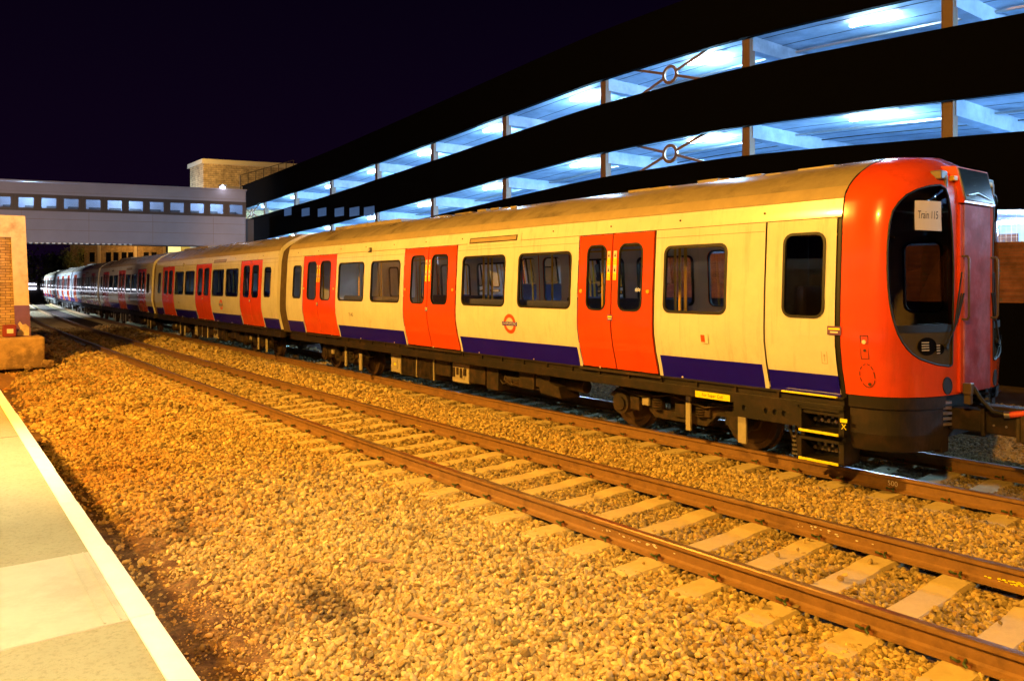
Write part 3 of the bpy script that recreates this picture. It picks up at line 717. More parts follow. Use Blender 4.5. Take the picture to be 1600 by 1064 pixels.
    for k in range(14): eq.box(6.08, 7.36, -1.195, -1.18, .26+k*.025, .268+k*.025)
    for xx in (6.06, 6.72, 7.38): eq.box(xx-.012, xx+.012, -1.205, -1.17, .22, .66, 1)
    for k in range(5): eq.tube([(9.4+k*.2, -1.05, .64), (9.45+k*.2, -1.15, .5-.05*(k % 3)), (9.55+k*.25, -1.1, .36), (9.8+k*.2, -1.12, .45), (10+k*.15, -1.0, .64)], .016, 6, 0)
    eq.cyl((9.62, -1.0, .46), (1,0,0), .13, .5, 16); eq.cyl((10.95, -.95, .5), (1,0,0), .1, .6, 16)
    eq.prism([(0,0),(.55,-.12),(.62,-.30),(.1,-.26)], -1.2, -.8, lambda u, v, d: (10.6+u, d, .60+v))
    eq.build('underfloor_equipment', [M_frame2, M_cream], o)
    for (a, b, z0, z1) in ((5.57, 5.98, .24, .64), (8.0, 8.55, .26, .62)):
        mb = MB(); mb.box(a, b, -1.16, -.6, z0, z1, 0, .012); mb.box(a+.05, b-.12, -1.172, -1.158, z0+.08, z1-.06, 0, .004)
        if a > 7:
            for k in range(4): mb.box(a+.05+k*.12, a+.12+k*.12, -1.19, -1.15, z0+.1+.05*(k % 2), z1-.08, 1, .005)
        else: mb.box(a+.16, a+.25, -1.178, -1.17, z0+.15, z0+.2, 2)
        mb.build('equipment_case', [M_cream, M_frame2, M_yel], o)
    return o

def merge(a, b):
    bm = bmesh.new(); bm.from_mesh(a); bm.from_mesh(b); out = a; mats = [m for m in a.materials]
    me = bpy.data.meshes.new(a.name)
    bm.to_mesh(me); bm.free()
    for m in mats: me.materials.append(m)
    me.polygons.foreach_set('use_smooth', [False]*len(me.polygons))
    return me

def extras(o, cx, numx, number, vents, near):
    # roundel
    rb = MB(); n = 40; 
    for r0, r1, z0 in ((.105, .165, 1.46),):
        S = side(-1, .004)
        vs = [S(cx+r1*math.cos(2*PI*k/n), z0+r1*math.sin(2*PI*k/n)) for k in range(n)]+[S(cx+r0*math.cos(2*PI*k/n), z0+r0*math.sin(2*PI*k/n)) for k in range(n)]
        rb.add(vs, [(k, (k+1) % n, n+(k+1) % n, n+k) for k in range(n)], 0)
    add_side(rb, -1, rect(cx-.205, cx+.205, 1.43, 1.495), [], .007, 1)
    v, f = text2d('UNDERGROUND', .062); S = side(-1, .010)
    rb.add([S(cx+a*.80, 1.4635+b) for a, b in v], f, 2)
    rb.build('roundel', [M_rred, M_blue, M_wtxt], o)
    nb = MB(); v, f = text2d(number, .115); S = side(-1, .004); nb.add([S(numx+a, 1.43+b) for a, b in v], f); nb.build('carriage_number', M_ink, o)
    if near:
        v, f = text2d('21', .07); nb = MB(); nb.add([S(numx+.95+a, 1.32+b) for a, b in v], f); nb.build('small_marking', M_gutter, o)
    for x0, x1, k in vents:
        mb = MB()
        if k: 
            add_side(mb, -1, rect(x0-.06, x1+.10, 2.80, 2.985), [], .012, 0); add_side(mb, -1, rect(x0, x1, 2.85, 2.95), [], .016, 2)
            add_side(mb, -1, rect(x0+.03, x1-.03, 2.87, 2.935), [], .019, 1); mb.build('indicator_panel', [M_white, M_gutter, M_seam], o)
        else:
            add_side(mb, -1, rect(x0, x0+.16, 2.83, 2.93), [], .02, 0); mb.cyl((x0+.08, -pw(2.88)-.02, 2.88), (0,-1,0), .035, .03, 12, 1); mb.build('side_lamp', [M_matblack, M_lens], o)
    # rivets/holes in the cant panel
    for x in np.arange(1.0, 15.4, 1.28):
        mb = MB(); mb.cyl((x, -pw(2.95)-.001, 2.955), (0,-1,0), .014, .006, 8); mb.build('cant_screw', M_seam, o)
    for x in np.arange(1.4, 15, 1.55):
        mb = MB(); mb.cyl((x, -1.336, .90), (0,-1,0), .012, .01, 8); mb.build('lower_bolt', M_wtxt, o)

def bellows(parent, x0, x1):
    mb = MB(); nr = 10; xs_ = np.linspace(x0, x1, nr*2+1); ring = []
    sec = []
    for z, w_ in PROF: sec.append((-w_, z))
    for z, w_ in reversed(PROF[:-1]): sec.append((w_, z))
    for i, x in enumerate(xs_):
        k = .955 if i % 2 else .90
        ring.append([(x, y*k, 1.0+(z-1.0)*(.985 if i % 2 else .955)-.05) for y, z in sec])
    n = len(sec); vs = [v for r_ in ring for v in r_]
    fs = [(i*n+k, (i+1)*n+k, (i+1)*n+k+1, i*n+k+1) for i in range(len(ring)-1) for k in range(n-1)]
    mb.add(vs, fs, 0, False); return mb.build('gangway_bellows', M_bell, parent)
M_bell = mat('bellows_rubber', (.075,.047,.028), .6, var=.3, vscale=6)

D1 = [(1.43,3.35,2.36),(6.62,8.52,7.54),(11.88,13.36,12.58)]
W1 = [(.76,1.32,1.76,2.62),(3.52,4.84,1.74,2.63),(5.16,6.46,1.74,2.63),(8.74,10.05,1.74,2.63),(10.40,11.72,1.74,2.63),(13.56,14.58,1.74,2.63)]
car1 = carriage(16.06, D1, W1, cabdoor=(15.13, 16.0))
car1['label'] = 'leading carriage with the red driving cab, white sides, red doors and blue skirt band'
extras(car1, 10.2, 4.22, '7145', [(8.95, 10.35, 1), (5.0, 5.1, 0)], True)
bellows(car1, -.32, .34)
# cab side door
def cabdoor(o, a, b):
    for sg in (-1, 1):
        mb = MB(); hole = rrect(a+.22, b-.12, 1.74, 2.70, .12)
        add_side(mb, sg, rect(a, b, 1.12, 2.85), [hole], -.004, 0); add_side(mb, sg, rect(a, b, .885, 1.12), [], -.004, 1)
        ring_frame(mb, sg, hole, rrect(a+.25, b-.15, 1.77, 2.67, .09), -.03, .006, 2)
        add_side(mb, sg, rrect(a+.248, b-.148, 1.768, 2.672, .09), [], -.012, 3)
        mb.build('cab_door', [M_white, M_blue, M_rub, G_cabside], o)
        sl = MB(); add_side(sl, sg, rect(a-.02, a-.001, .885, 2.85), [], -.03, 0); add_side(sl, sg, rect(b+.001, b+.06, .885, 3.0), [], -.02, 0); sl.build('door_seal', M_rub, o)
    st = MB(); add_side(st, -1, rect(b-.075, b+.085, 1.57, 1.665), [], .014, 0); add_side(st, -1, rect(b-.06, b+.07, 1.625, 1.645), [], .017, 1); add_side(st, -1, rect(b-.04, b+.05, 1.592, 1.608), [], .017, 2)
    st.build('door_sticker', [M_purple, M_yel, M_wtxt], o)
    st = MB(); S = side(-1, .004)
    for q in (rect(b-.165, b-.16, 1.25, 1.38), rect(b-.10, b-.095, 1.25, 1.38), rect(b-.165, b-.095, 1.245, 1.25), rect(b-.133, b-.127, 1.27, 1.33)): add_side(st, -1, q, [], .004, 0)
    add_side(st, -1, [(b-.142, 1.33), (b-.118, 1.33), (b-.13, 1.355)], [], .004, 0); st.build('door_marking', M_gutter, o)
cabdoor(car1, 15.13, 16.0)
mb = MB(); add_side(mb, -1, rect(14.18, 14.31, 1.37, 1.50), [], .012, 0); add_side(mb, -1, rect(14.20, 14.26, 1.39, 1.48), [], .015, 1); mb.build('access_socket', [M_white, M_rred], car1)
# yellow label under the door sill, step bracket and steps at the cab end
mb = MB(); mb.box(14.02, 14.56, -1.352, -1.346, .665, .745, 0); v, f = text2d('For Super Cell', .055); mb.add([(14.29+a, -1.3545, .705+b) for a, b in v], f, 1); mb.build('yellow_label', [M_yel, M_ink], car1)
br = MB()
hol = [ellipse(x, .62, .03, .034, 14) for x in (14.77, 15.08, 15.2, 15.32)]
v, f = panel(rect(14.62, 15.55, .50, .73), hol, [], [], lambda a, b: (a, -1.36, b)); br.add(v, f, 0)
br.box(14.62, 15.55, -1.33, -1.30, .50, .73, 1)
for z0, z1 in ((.46, .74), (.14, .40)):
    br.box(15.5, 15.55, -1.37, -1.05, z0, z1); br.box(16.0, 16.06, -1.37, -1.05, z0, z1); br.box(15.5, 16.06, -1.37, -1.05, z0, z0+.025); br.box(15.5, 16.06, -1.37, -1.33, z1-.03, z1); br.box(15.5, 16.06, -1.08, -1.04, z0, z1, 1)
    for k in range(5): br.box(15.6+k*.085, 15.625+k*.085, -1.12, -1.08, z0+.08, z1-.06, 2)
    for k in range(5): br.cyl((15.61+k*.085, -1.13, z0+.12), (0,-1,0), .022, .06, 10, 2)
br.box(15.5, 15.55, -1.3, -1.2, .3, .5); br.box(16.0, 16.05, -1.3, -1.2, .2, .6)
br.tube([(15.3,-1.2,.6),(15.32,-1.22,.4),(15.38,-1.2,.25),(15.3,-1.15,.12)], .02, 6); br.tube([(15.4,-1.25,.5),(15.44,-1.27,.3),(15.42,-1.2,.1)], .015, 6)
for k in range(5): br.cyl((15.38,-1.2,.14+k*.05),(0,0,1),.05,.02,12,2)
br.build('cab_step', [M_frame, M_matblack, M_metal], car1)
for q in ((15.52, 16.0, .455, .485), (15.52, 16.0, .135, .165), (15.3, 15.98, .872, .892)):
    mb = MB(); mb.box(q[0], q[1], -1.385, -1.355, q[2], q[3], 0, .004); mb.build('step_edge', M_yel, car1)
mb = MB(); mb.box(16.02, 16.10, -1.38, -1.372, .62, .66, 0)
v, f = text2d('X', .09); mb.add([(16.06+a, -1.375, .57+b) for a, b in v], f, 0); mb.build('yellow_marker', M_yel, car1)

# ---- cab
XS = 16.06
def Lc(z):
    q = max(0, (z-2.95)/.67); return .77*(1-.5*q**3)
def cab(phi, z, off=0.0):
    n = 2.8; c, s_ = math.cos(phi), abs(math.sin(phi))
    y = -math.copysign(abs(c)**(2/n), c)*(pw(z)+off); x = XS+s_**(2/n)*(Lc(z)+off)
    zz = z-.05*min(1, max(0, (z-3.05)/.5))*s_
    return (x, y, zz)
cabr = MB()
SCR = [(.991,3.168),(.83,3.12),(.689,3.054),(.60,2.975),(.532,2.882),(.498,2.75),(.485,2.581),(.482,2.43),(.487,2.28),(.50,2.1),(.527,1.915),(.553,1.80),(.589,1.695),(.63,1.60),(.684,1.515),(.737,1.45),(.799,1.393),(.883,1.342),(.982,1.308),(1.12,1.268),(1.269,1.241),(1.31,1.25),(1.32,1.274),(1.335,1.638),(1.34,2.285),(1.322,2.65),(1.292,2.902),(1.255,3.06),(1.213,3.149),(1.134,3.187)]
SCR2 = [(PI-a, b) for a, b in reversed(SCR)]
zs = list(np.arange(.93, 3.5, .09))+[3.5,3.54,3.575,3.595,3.61]; ph = [i*PI/40 for i in range(1, 40)]
v, f = panel(rect(0, PI, .93, 3.619), [SCR, SCR2], ph, zs, lambda a, b: cab(a, b))
cabr.add(v, f, 0, True)
cabr.add([cab(PI*k/24, .93) for k in range(25)], [tuple(range(25))], 0)
cab_o = cabr.build('cab_shell', [M_red], train)
cab_o['label'] = 'rounded red cab front of the train'
def cpatch(outer, off, mi=0, mb=None, holes=()):
    v, f = panel(outer, list(holes), ph, zs, lambda a, b: cab(a, b, off)); mb = mb or MB(); mb.add(v, f, mi, True); return mb
def clip_poly(poly, z, above):
    out = []
    n = len(poly)
    for i in range(n):
        a, b = poly[i], poly[(i+1) % n]; ia, ib = (a[1] > z) == above, (b[1] > z) == above
        if ia: out.append(a)
        if ia != ib: t = (z-a[1])/(b[1]-a[1]); out.append((a[0]+(b[0]-a[0])*t, z))
    return out
for k, S_ in enumerate((SCR, SCR2)):
    up_, lo_ = clip_poly(S_, 1.69, True), clip_poly(S_, 1.61, False); mid = clip_poly(clip_poly(S_, 1.69, False), 1.61, True)
    wo = cpatch(up_, -.012).build('windscreen', G_cab, cab_o)
    cpatch(mid, -.008).build('windscreen_bar', M_matblack, cab_o)
    lp = cpatch(lo_, -.012).build('lamp_panel', M_olive, cab_o)
    fm = MB(); c_ = S_+[S_[0]]; fm.tube([cab(a, b, .0) for a, b in c_], .011, 6, 0, False); fm.build('windscreen_gasket', M_rub, cab_o)
    m_ = (lambda a: a) if k == 0 else (lambda a: PI-a)
    hl = MB()
    for (a, b, ra, rb_) in ((1.0, 1.465, .125, .095), (1.167, 1.43, .06, .055)):
        v, f = panel(ellipse(m_(a), b, ra, rb_, 26), [], [], [], lambda p, q: cab(p, q, -.004)); hl.add(v, f, 0)
        v, f = panel(ellipse(m_(a-.03), b-.0, ra*.5, rb_*.62, 20), [], [], [], lambda p, q: cab(p, q, .004)); hl.add(v, f, 1)
        for j in range(4):
            v, f = panel(rect(m_(a-.03)-ra*.38, m_(a-.03)+ra*.38, b-.045+j*.027, b-.033+j*.027), [], [], [], lambda p, q: cab(p, q, .008)); hl.add(v, f, 2)
    hl.build('headlight', [M_black, M_lensdark if 'M_lensdark' in globals() else M_black, M_lens], cab_o)
    lw = MB(); v, f = panel(ellipse(m_(1.239), 1.035, .06, .088, 22), [], [], [], lambda p, q: cab(p, q, .005)); lw.add(v, f, 0)
    lw.tube([cab(a, b, .004) for a, b in ellipse(m_(1.239), 1.035, .062, .09, 22)+[(m_(1.239)+.062, 1.035)]], .006, 6, 0, False); lw.build('buffer_socket', M_matblack, cab_o)
    # upper marker light on a bracket
    mk = MB(); p = Vector(cab(m_(1.165), 3.29, .02))
    mk.box(p.x-.1, p.x+.02, p.y-.10, p.y+.06, p.z-.03, p.z+.07, 0, .015); mk.box(p.x-.06, p.x+.03, p.y+.0, p.y+.05, p.z-.12, p.z+.02, 0, .01)
    p = Vector(cab(m_(1.31), 3.275, .02)); mk.box(p.x-.02, p.x+.035, p.y-.05, p.y+.05, p.z-.02, p.z+.035, 1, .01)
    mk.build('marker_light', [M_handrail, M_pole], cab_o)
    # wiper
    wp = MB(); wp.tube([cab(m_(1.23), 1.46, .02), cab(m_(1.35), 1.72, .035), cab(m_(1.40), 2.02, .04)], [.016,.012,.008], 6); wp.tube([cab(m_(1.32), 1.62, .03), cab(m_(1.40), 2.25, .045)], .008, 6); wp.tube([cab(m_(1.43), 2.02, .04), cab(m_(1.37), 1.75, .03)], .01, 6)
    wp.cyl(cab(m_(1.23), 1.46, .0), (1, 0, 0), .03, .03, 12); wp.build('wiper', M_matblack, cab_o)
    # grab rail beside the end door
    sy = -1 if k == 0 else 1
    hr = MB(); y = sy*.375; hr.tube([(16.80, y, 2.42), (16.905, y, 2.42), (16.92, y, 2.39), (16.92, y, 1.77), (16.905, y, 1.74), (16.80, y, 1.74)], .013, 8); hr.build('grab_handle', M_handrail, cab_o)
    # door post strip
    ps = MB(); y0, y1 = sorted((sy*.345, sy*.415)); ps.box(16.72, 16.85, y0, y1, .95, 2.98, 0, .006); ps.build('door_post', M_red, cab_o)
    # ribbed anticlimber block
    ac = MB(); y0, y1 = sorted((sy*.50, sy*1.02))
    for j in range(5): ac.prism([(y0, 16.78), (y1, 16.62 if sy > 0 else 16.78), (y1, 16.4), (y0, 16.4)] if sy > 0 else [(y0, 16.62), (y1, 16.80), (y1, 16.4), (y0, 16.4)], .60+j*.058, .63+j*.058, lambda u, v_, d: (v_, u, d))
    ac.prism([(y0, 16.72), (y1, 16.56), (y1, 16.35), (y0, 16.35)] if sy > 0 else [(y0, 16.56), (y1, 16.72), (y1, 16.35), (y0, 16.35)], .56, .87, lambda u, v_, d: (v_, u, d), 1)
    ac.build('anticlimber', [M_metal, M_frame], cab_o)
# notice behind the windscreen
pn = MB(); PC = [(.799,2.995),(1.152,2.995),(1.173,2.68),(.82,2.685)]
v, f = panel(PC, [], [.85,.9,.95,1.0,1.05,1.1], [2.7,2.8,2.9], lambda a, b: cab(a, b, .004)); pn.add(v, f, 0)
v, f = text2d('Train 115', .105); pn.add([cab(.985+a*.66, 2.842+b*1.12, .007) for a, b in v], f, 1)
pn.build('paper_notice', [M_paper, M_ink], cab_o)
# side hatch and round filler cover
hc = MB()
def cline(pts, r, m_=0): hc.tube([cab(a, b, .001) for a, b in pts], r, 5, m_, False)
cline([(.175,1.575),(.262,1.575),(.262,1.33),(.175,1.33),(.175,1.575)], .0055)
hc.cyl(cab(.22, 1.51), (0,-1,0), .022, .012, 14, 1); hc.cyl(cab(.222, 1.42), (0,-1,0), .014, .008, 12, 0)
hc.build('side_hatch', [M_seam, M_paper], cab_o)
hc = MB(); n = 34
for k in range(n):
    if k % 3 != 2 or 20 < k < 30:
        cline([(.225+.085*math.cos(2*PI*k/n), 1.15+.125*math.sin(2*PI*k/n)), (.225+.085*math.cos(2*PI*(k+1)/n), 1.15+.125*math.sin(2*PI*(k+1)/n))], .0042)
hc.cyl(cab(.24, 1.06), (0,-1,0), .018, .006, 10, 0); hc.build('filler_cover', M_seam, cab_o)
# seam ring between carriage body and cab
sm = MB(); sm.tube([(XS+.0, -pw(z)-.001, z) for z in list(np.arange(.93, 3.6, .06))], .008, 6, 0, False); sm.build('cab_joint', M_matblack, cab_o)
# end door
dr = MB(); dr.box(16.76, 16.86, -.338, .338, .94, 2.99, 0, .01)
dr.build('end_door', M_doorpink, cab_o)
hd = MB(); hd.prism([(16.60,3.0),(16.885,3.0),(16.80,3.40),(16.60,3.42)], -.40, .40, lambda u, v_, d: (u, d, v_), 0)
hd.prism([(16.878,3.03),(16.892,3.03),(16.812,3.385),(16.798,3.385)], -.37, .37, lambda u, v_, d: (u, d, v_), 1)
hd.build('destination_box', [M_red, M_black], cab_o)
hs = MB()
for i in range(3): hs.tube([(16.88-.04*i, -.3, 3.08+i*.1), (16.88-.04*i, -.05, 3.12+i*.09), (16.88-.04*i, .3, 3.06+i*.1)], .012, 6)
hs.build('destination_trim', M_metal, cab_o)
# apron, coupler, hoses
ap = MB(); n = 22; pts = [(a, ) for a in np.linspace(.0, 1.12, n)]
def apr(sgn):
    vs = []
    for z, off in ((.925,-.02),(.80,-.03),(.79,-.06),(.52,-.06),(.34,-.10)):
        for a in np.linspace(0, 1.2, n):
            p = cab(a, 1.0, off); vs.append((p[0]+.03, p[1]*sgn, z))
    fs = [(i*n+k, i*n+k+1, (i+1)*n+k+1, (i+1)*n+k) for i in range(4) for k in range(n-1)]
    ap.add(vs, fs, 0, False)
    p = cab(1.2, 1.0, -.08); ap.box(16.3, p[0]+.02, min(p[1]*sgn, p[1]*sgn*.86), max(p[1]*sgn, p[1]*sgn*.86), .34, .92)
for g_ in (1, -1):
    ap = MB(); apr(g_); apo = ap.build('apron', M_frame, cab_o); fixn(apo.data)
vb = MB(); vb.box(16.66, 16.74, -.60, -.44, .30, .60, 0, .01); vb.box(16.66, 16.76, -.60, -.44, .60, .615, 1); vb.box(16.3, 16.6, -.9, .9, .4, .9)
vb.build('lifeguard_bracket', [M_frame, M_cream], cab_o)
cp = MB(); cp.box(16.2, 16.95, -.14, .14, .50, .74, 0, .02); cp.box(16.95, 16.99, -.17, .17, .47, .77, 0, .01); cp.box(16.99, 17.3, -.15, .15, .50, .75, 0, .02); cp.box(17.3, 17.34, -.18, .18, .46, .78, 0, .01); cp.box(17.34, 17.75, -.2, .2, .44, .78, 0, .03)
for x in (17.08, 17.2): cp.cyl((x, -.152, .60), (0,-1,0), .012, .006, 10, 1)
cp.box(17.45, 17.6, -.206, -.19, .60, .66, 1); cp.box(16.9, 17.7, -.1, .1, .75, .80, 0, .01)
cp.build('coupler', [M_frame2, M_metal], cab_o)
cb = MB(); cb.tube([(16.86,-.26,1.02),(16.93,-.28,1.0),(17.0,-.27,.88),(17.1,-.24,.76),(17.25,-.2,.74)], .022, 8, 0); cb.tube([(17.25,-.2,.74),(17.45,-.16,.78),(17.62,-.1,.86)], .034, 8, 1); cb.tube([(17.2,-.21,.735),(17.25,-.2,.74)], .036, 10, 2); cb.tube([(17.58,-.12,.84),(17.66,-.08,.88)], .036, 10, 2)
cb.tube([(17.66,-.08,.88),(17.7,.1,1.0),(17.3,.2,1.1)], .022, 8, 0)
cb.build('jumper_cable', [M_matblack, M_wire, M_metal], cab_o)
sk = MB(); sk.box(16.85, 16.94, -.37, -.28, .93, 1.05, 0, .01); sk.box(16.85, 16.92, -.34, -.27, .82, .93, 0, .01); sk.build('jumper_socket', M_handrail, cab_o)
# inside of the cab
ci = MB(); ci.box(14.95, 15.0, -1.25, 1.25, .95, 3.0, 0); ci.box(15.9, 16.55, -1.1, -.45, .95, 1.62, 0, .04); ci.box(15.9, 16.55, .45, 1.1, .95, 1.62, 0, .04)
ci.box(15.2, 15.6, -.95, -.5, 1.2, 1.35, 0, .04); ci.box(15.2, 15.32, -.95, -.5, 1.35, 2.1, 0, .05); ci.box(15.02, 15.9, -.36, -.33, .95, 2.9, 1); ci.box(15.9, 15.95, -.36, -.2, .95, 2.9, 2); ci.box(15.0, 16.4, -1.2, 1.2, .92, .95, 0)
ci.build('cab_interior', [M_dark, M_olive, M_red], cab_o)

# ---- following carriages
LEN = 15.43
D2 = [(1.65,3.55,2.6),(6.765,8.665,7.715),(11.88,13.78,12.83)]
W2 = [(.85,1.4,1.76,2.62),(3.75,5.05,1.74,2.63),(5.28,6.58,1.74,2.63),(8.85,10.15,1.74,2.63),(10.38,11.68,1.74,2.63),(14.03,14.58,1.76,2.62)]
car2 = carriage(LEN, D2, W2, near=False)
car2['label'] = 'second carriage, warmly lit, behind the one with the cab'
extras(car2, 9.9, 4.4, '7445', [(8.95, 10.35, 1), (4.9, 5.0, 0)], False)
bellows(car2, -.32, .34)
# joints along the track
off = C2
Xo = _X+off*np.cos(_th); Yo = _Y+off*np.sin(_th); Ln = np.concatenate([[0], np.cumsum(np.hypot(np.diff(Xo), np.diff(Yo)))])
i0 = int(np.argmin((Xo+5.105)**2+(Yo-22)**2)); joints = [Vector((-5.105, 22.0, 0))]
for n_ in range(1, 8):
    k = np.interp(Ln[i0]+LEN*n_, Ln, np.arange(len(Ln))); joints.append(Vector((float(np.interp(k, np.arange(len(Ln)), Xo)), float(np.interp(k, np.arange(len(Ln)), Yo)), 0)))
bpy.context.view_layer.update()
inv = train.matrix_world.inverted()
def place(o, n_):
    a, b = joints[n_], joints[n_-1]; d = b-a
    o.matrix_basis = inv@(Matrix.Translation(a)@Matrix.Rotation(math.atan2(d.y, d.x), 4, 'Z'))
place(car2, 1)
FARLAB = ['third carriage, in shadow next to the warmly lit one', 'fourth carriage from the cab', 'fifth carriage from the cab', 'sixth carriage, shining in white light', 'last visible carriage where the train bends away']
kids = list(car2.children)
for n_ in range(2, 7):
    c = car2.copy(); COL.objects.link(c); c.parent = train; place(c, n_); c['label'] = FARLAB[n_-2]
    for ch in kids:
        if n_ > 3 and ch.name.split('.')[0] in ('grab_pole','door_button','cant_screw','lower_bolt','axle','grab_rail','small_marking','carriage_number','door_sticker'): continue
        q = ch.copy(); COL.objects.link(q); q.parent = c
for o in (car1, cab_o, car2):
    pass

# ------------------------------------------------------------------ CAR PARK (multi-storey, right side, parallel to the leading carriage)
KN = Vector((math.cos(THC), math.sin(THC), 0)); KT = Vector((-math.sin(THC), math.cos(THC), 0))
def K(s, d, z): return KN*d+KT*s+Vector((0, 0, z))
ss_ = [-30,-3,3,9.5,16,22.9,29.5,36,42.5,49,55.2,61.5,75,95]; hh_ = [5.0,6.3,6.65,7.08,7.47,7.47,7.13,6.77,6.45,6.12,5.93,5.72,5.35,4.9]
def h0(s): return float(np.interp(s, ss_, hh_))
carp = empty('car_park', K(22, 22, 0)); ci_ = -carp.location
tag(carp, 'brightly lit multi-storey car park with black parapets behind the train', 'car park')
def kpart(mb, name, m, mirror=None):
    o = mb.build(name, m, carp); o.location = ci_; fixn(o.data); return o
def band(z_lo, z_hi, d0, d1, s0=-28, s1=80, mb=None, mi=0, step=1.6):
    mb = mb or MB(); S = np.arange(s0, s1+.01, step); vs = []
    # smooth the crest a little
    def hs(s): return (h0(s-2)+2*h0(s)+h0(s+2))/4
    for s in S:
        for d, z in ((d0, z_lo), (d0, z_hi), (d1, z_hi), (d1, z_lo)): vs.append(K(s, d, z+hs(s)))
    fs = []
    for i in range(len(S)-1):
        for k in range(4): fs.append((i*4+k, i*4+(k+1) % 4, (i+1)*4+(k+1) % 4, (i+1)*4+k))
    fs += [(0,1,2,3), tuple(len(vs)-4+k for k in (3,2,1,0))]
    mb.add(vs, fs, mi); return mb
def hs(s): return (h0(s-2)+2*h0(s)+h0(s+2))/4
for j in (1, 0, -1):
    zt = 2.95*j
    kpart(band(zt, zt+1.95, 22.0, 22.22), 'parapet', M_fascia)
    kpart(band(zt+.12, zt+.34, 22.23, 40), 'floor_slab', M_ceil)
    # beams over the columns + longitudinal service rail
for j in (1, 0):
    zt = 2.95*j
    for k in range(-1, 12):
        s = 9.54+6.5*(k) if k < 0 else [9.54,15.99,22.85,29.54,36.03,42.46,48.96,55.2,61.5,68,74.5,80,87.5][k]
        mb = MB(); M = Matrix(((KT.x, KN.x, 0, 0), (KT.y, KN.y, 0, 0), (0,0,1,0), (0,0,0,1)))
        mb.box(s-.18, s+.18, 22.4, 39.5, hs(s)+zt-.38, hs(s)+zt+.125, 0, 0, M); kpart(mb, 'ceiling_beam', M_ceil)
    mb = band(zt+.0, zt+.06, 24.9, 25.02); kpart(mb, 'cable_tray', M_metal)
    mb = band(zt+.03, zt+.06, 26.6, 26.66); kpart(mb, 'conduit', M_matblack)
    for dd in (22.9, 24.1, 25.9, 27.9, 30.2): kpart(band(zt+.112, zt+.121, dd, dd+.035), 'ceiling_joint', M_matblack)
    for k in range(16):
        s = [-20.9,-14.4,-7.9,-1.4,5.0,12.1,18.5,25.1,31.8,38.3,44.6,51.1,57.4,63.8,70.3,76.8,83.3][k]
        M = Matrix(((KT.x, KN.x, 0, 0), (KT.y, KN.y, 0, 0), (0,0,1,0), (0,0,0,1)))
        mb = MB(); mb.box(s-.72, s+.72, 23.15, 23.31, hs(s)+zt-.02, hs(s)+zt+.10, 0, .02, M); kpart(mb, 'strip_light', M_lamp)
        ld = bpy.data.lights.new('car_park_lamp', 'POINT'); ld.energy = (1000 if j else 1250)*(.35 if k == 5 and j == 1 else 1); ld.color = (.34,.68,1.0); ld.shadow_soft_size = .10
        lo = bpy.data.objects.new('car_park_lamp', ld); COL.objects.link(lo); lo.location = K(s, 23.6, hs(s)+zt-.14)
        if k % 2 == 0:
            ld = bpy.data.lights.new('car_park_lamp', 'POINT'); ld.energy = 130; ld.color = (.28,.60,1.0); ld.shadow_soft_size = .2
            lo = bpy.data.objects.new('car_park_lamp', ld); COL.objects.link(lo); lo.location = K(s, 31, hs(s)+zt-.3)
            mb = MB(); mb.box(s-.6, s+.6, 30.9, 31.05, hs(s)+zt+.0, hs(s)+zt+.11, 0, .02, M); kpart(mb, 'strip_light', M_lamp)
for s in [-3.4, 3.04,9.54,15.99,22.85,29.54,36.03,42.46,48.96,55.2,61.5,68,74.5,79.8]:
    mb = MB(); M = Matrix(((KT.x, KN.x, 0, 0), (KT.y, KN.y, 0, 0), (0,0,1,0), (0,0,0,1)))
    mb.box(s-.15, s-.13, 22.26, 22.56, -.5, hs(s)+4.8, 0, 0, M); mb.box(s+.13, s+.15, 22.26, 22.56, -.5, hs(s)+4.8, 0, 0, M); mb.box(s-.13, s+.13, 22.28, 22.54, -.5, hs(s)+4.8, 0, 0, M)
    kpart(mb, 'column', M_post)
mb = MB(); M = Matrix(((KT.x, KN.x, 0, 0), (KT.y, KN.y, 0, 0), (0,0,1,0), (0,0,0,1)))
mb.box(-28, 80, 40, 40.3, -.5, 12, 0, 0, M); kpart(mb, 'back_wall', M_ceil)
mb = MB(); mb.box(-28, 80, 22.02, 22.25, 1.65, 3.2, 0, 0, M); kpart(mb, 'brick_parapet', M_brickr)
mb = MB(); mb.box(-28, 80, 21.6, 22.0, -.6, 1.66, 0, 0, M); kpart(mb, 'retaining_wall', M_fascia)
mb = MB(); mb.box(-12, 60, 22.3, 40, -.6, 1.7, 0, 0, M); kpart(mb, 'ground_floor', M_slab)
# ground-level opening at the right: wall with small brick panels and a mesh screen
mb = MB(); mb.box(-12, 12, 27.9, 28.1, 1.7, 4.3, 0, 0, M)
for s in np.arange(-10, 12, 1.1): mb.box(s, s+.7, 27.85, 27.9, 3.35, 3.75, 1, 0, M)
kpart(mb, 'inner_wall', [M_ceil, M_brickr])
mb = MB()
for s in np.arange(-6, 9.5, .12): mb.box(s, s+.006, 22.1, 22.106, 3.15, 4.2, 0, 0, M)
for z in np.arange(3.2, 4.2, .12): mb.box(-6, 9.5, 22.095, 22.1, z, z+.006, 0, 0, M)
kpart(mb, 'mesh_screen', M_metal)
for s in (12, 19, 26, 33, 40, 47, 54):
    ld = bpy.data.lights.new('ground_floor_lamp', 'POINT'); ld.energy = 900; ld.color = (.40,.62,1.0); ld.shadow_soft_size = .15
    lo = bpy.data.objects.new('ground_floor_lamp', ld); COL.objects.link(lo); lo.location = K(s, 23.6, hs(s)-2.95-.15)
    mb = MB(); mb.box(s-.6, s+.6, 23.5, 23.7, hs(s)-2.95-.02, hs(s)-2.95+.1, 0, .02, M); kpart(mb, 'strip_light', M_lamp)
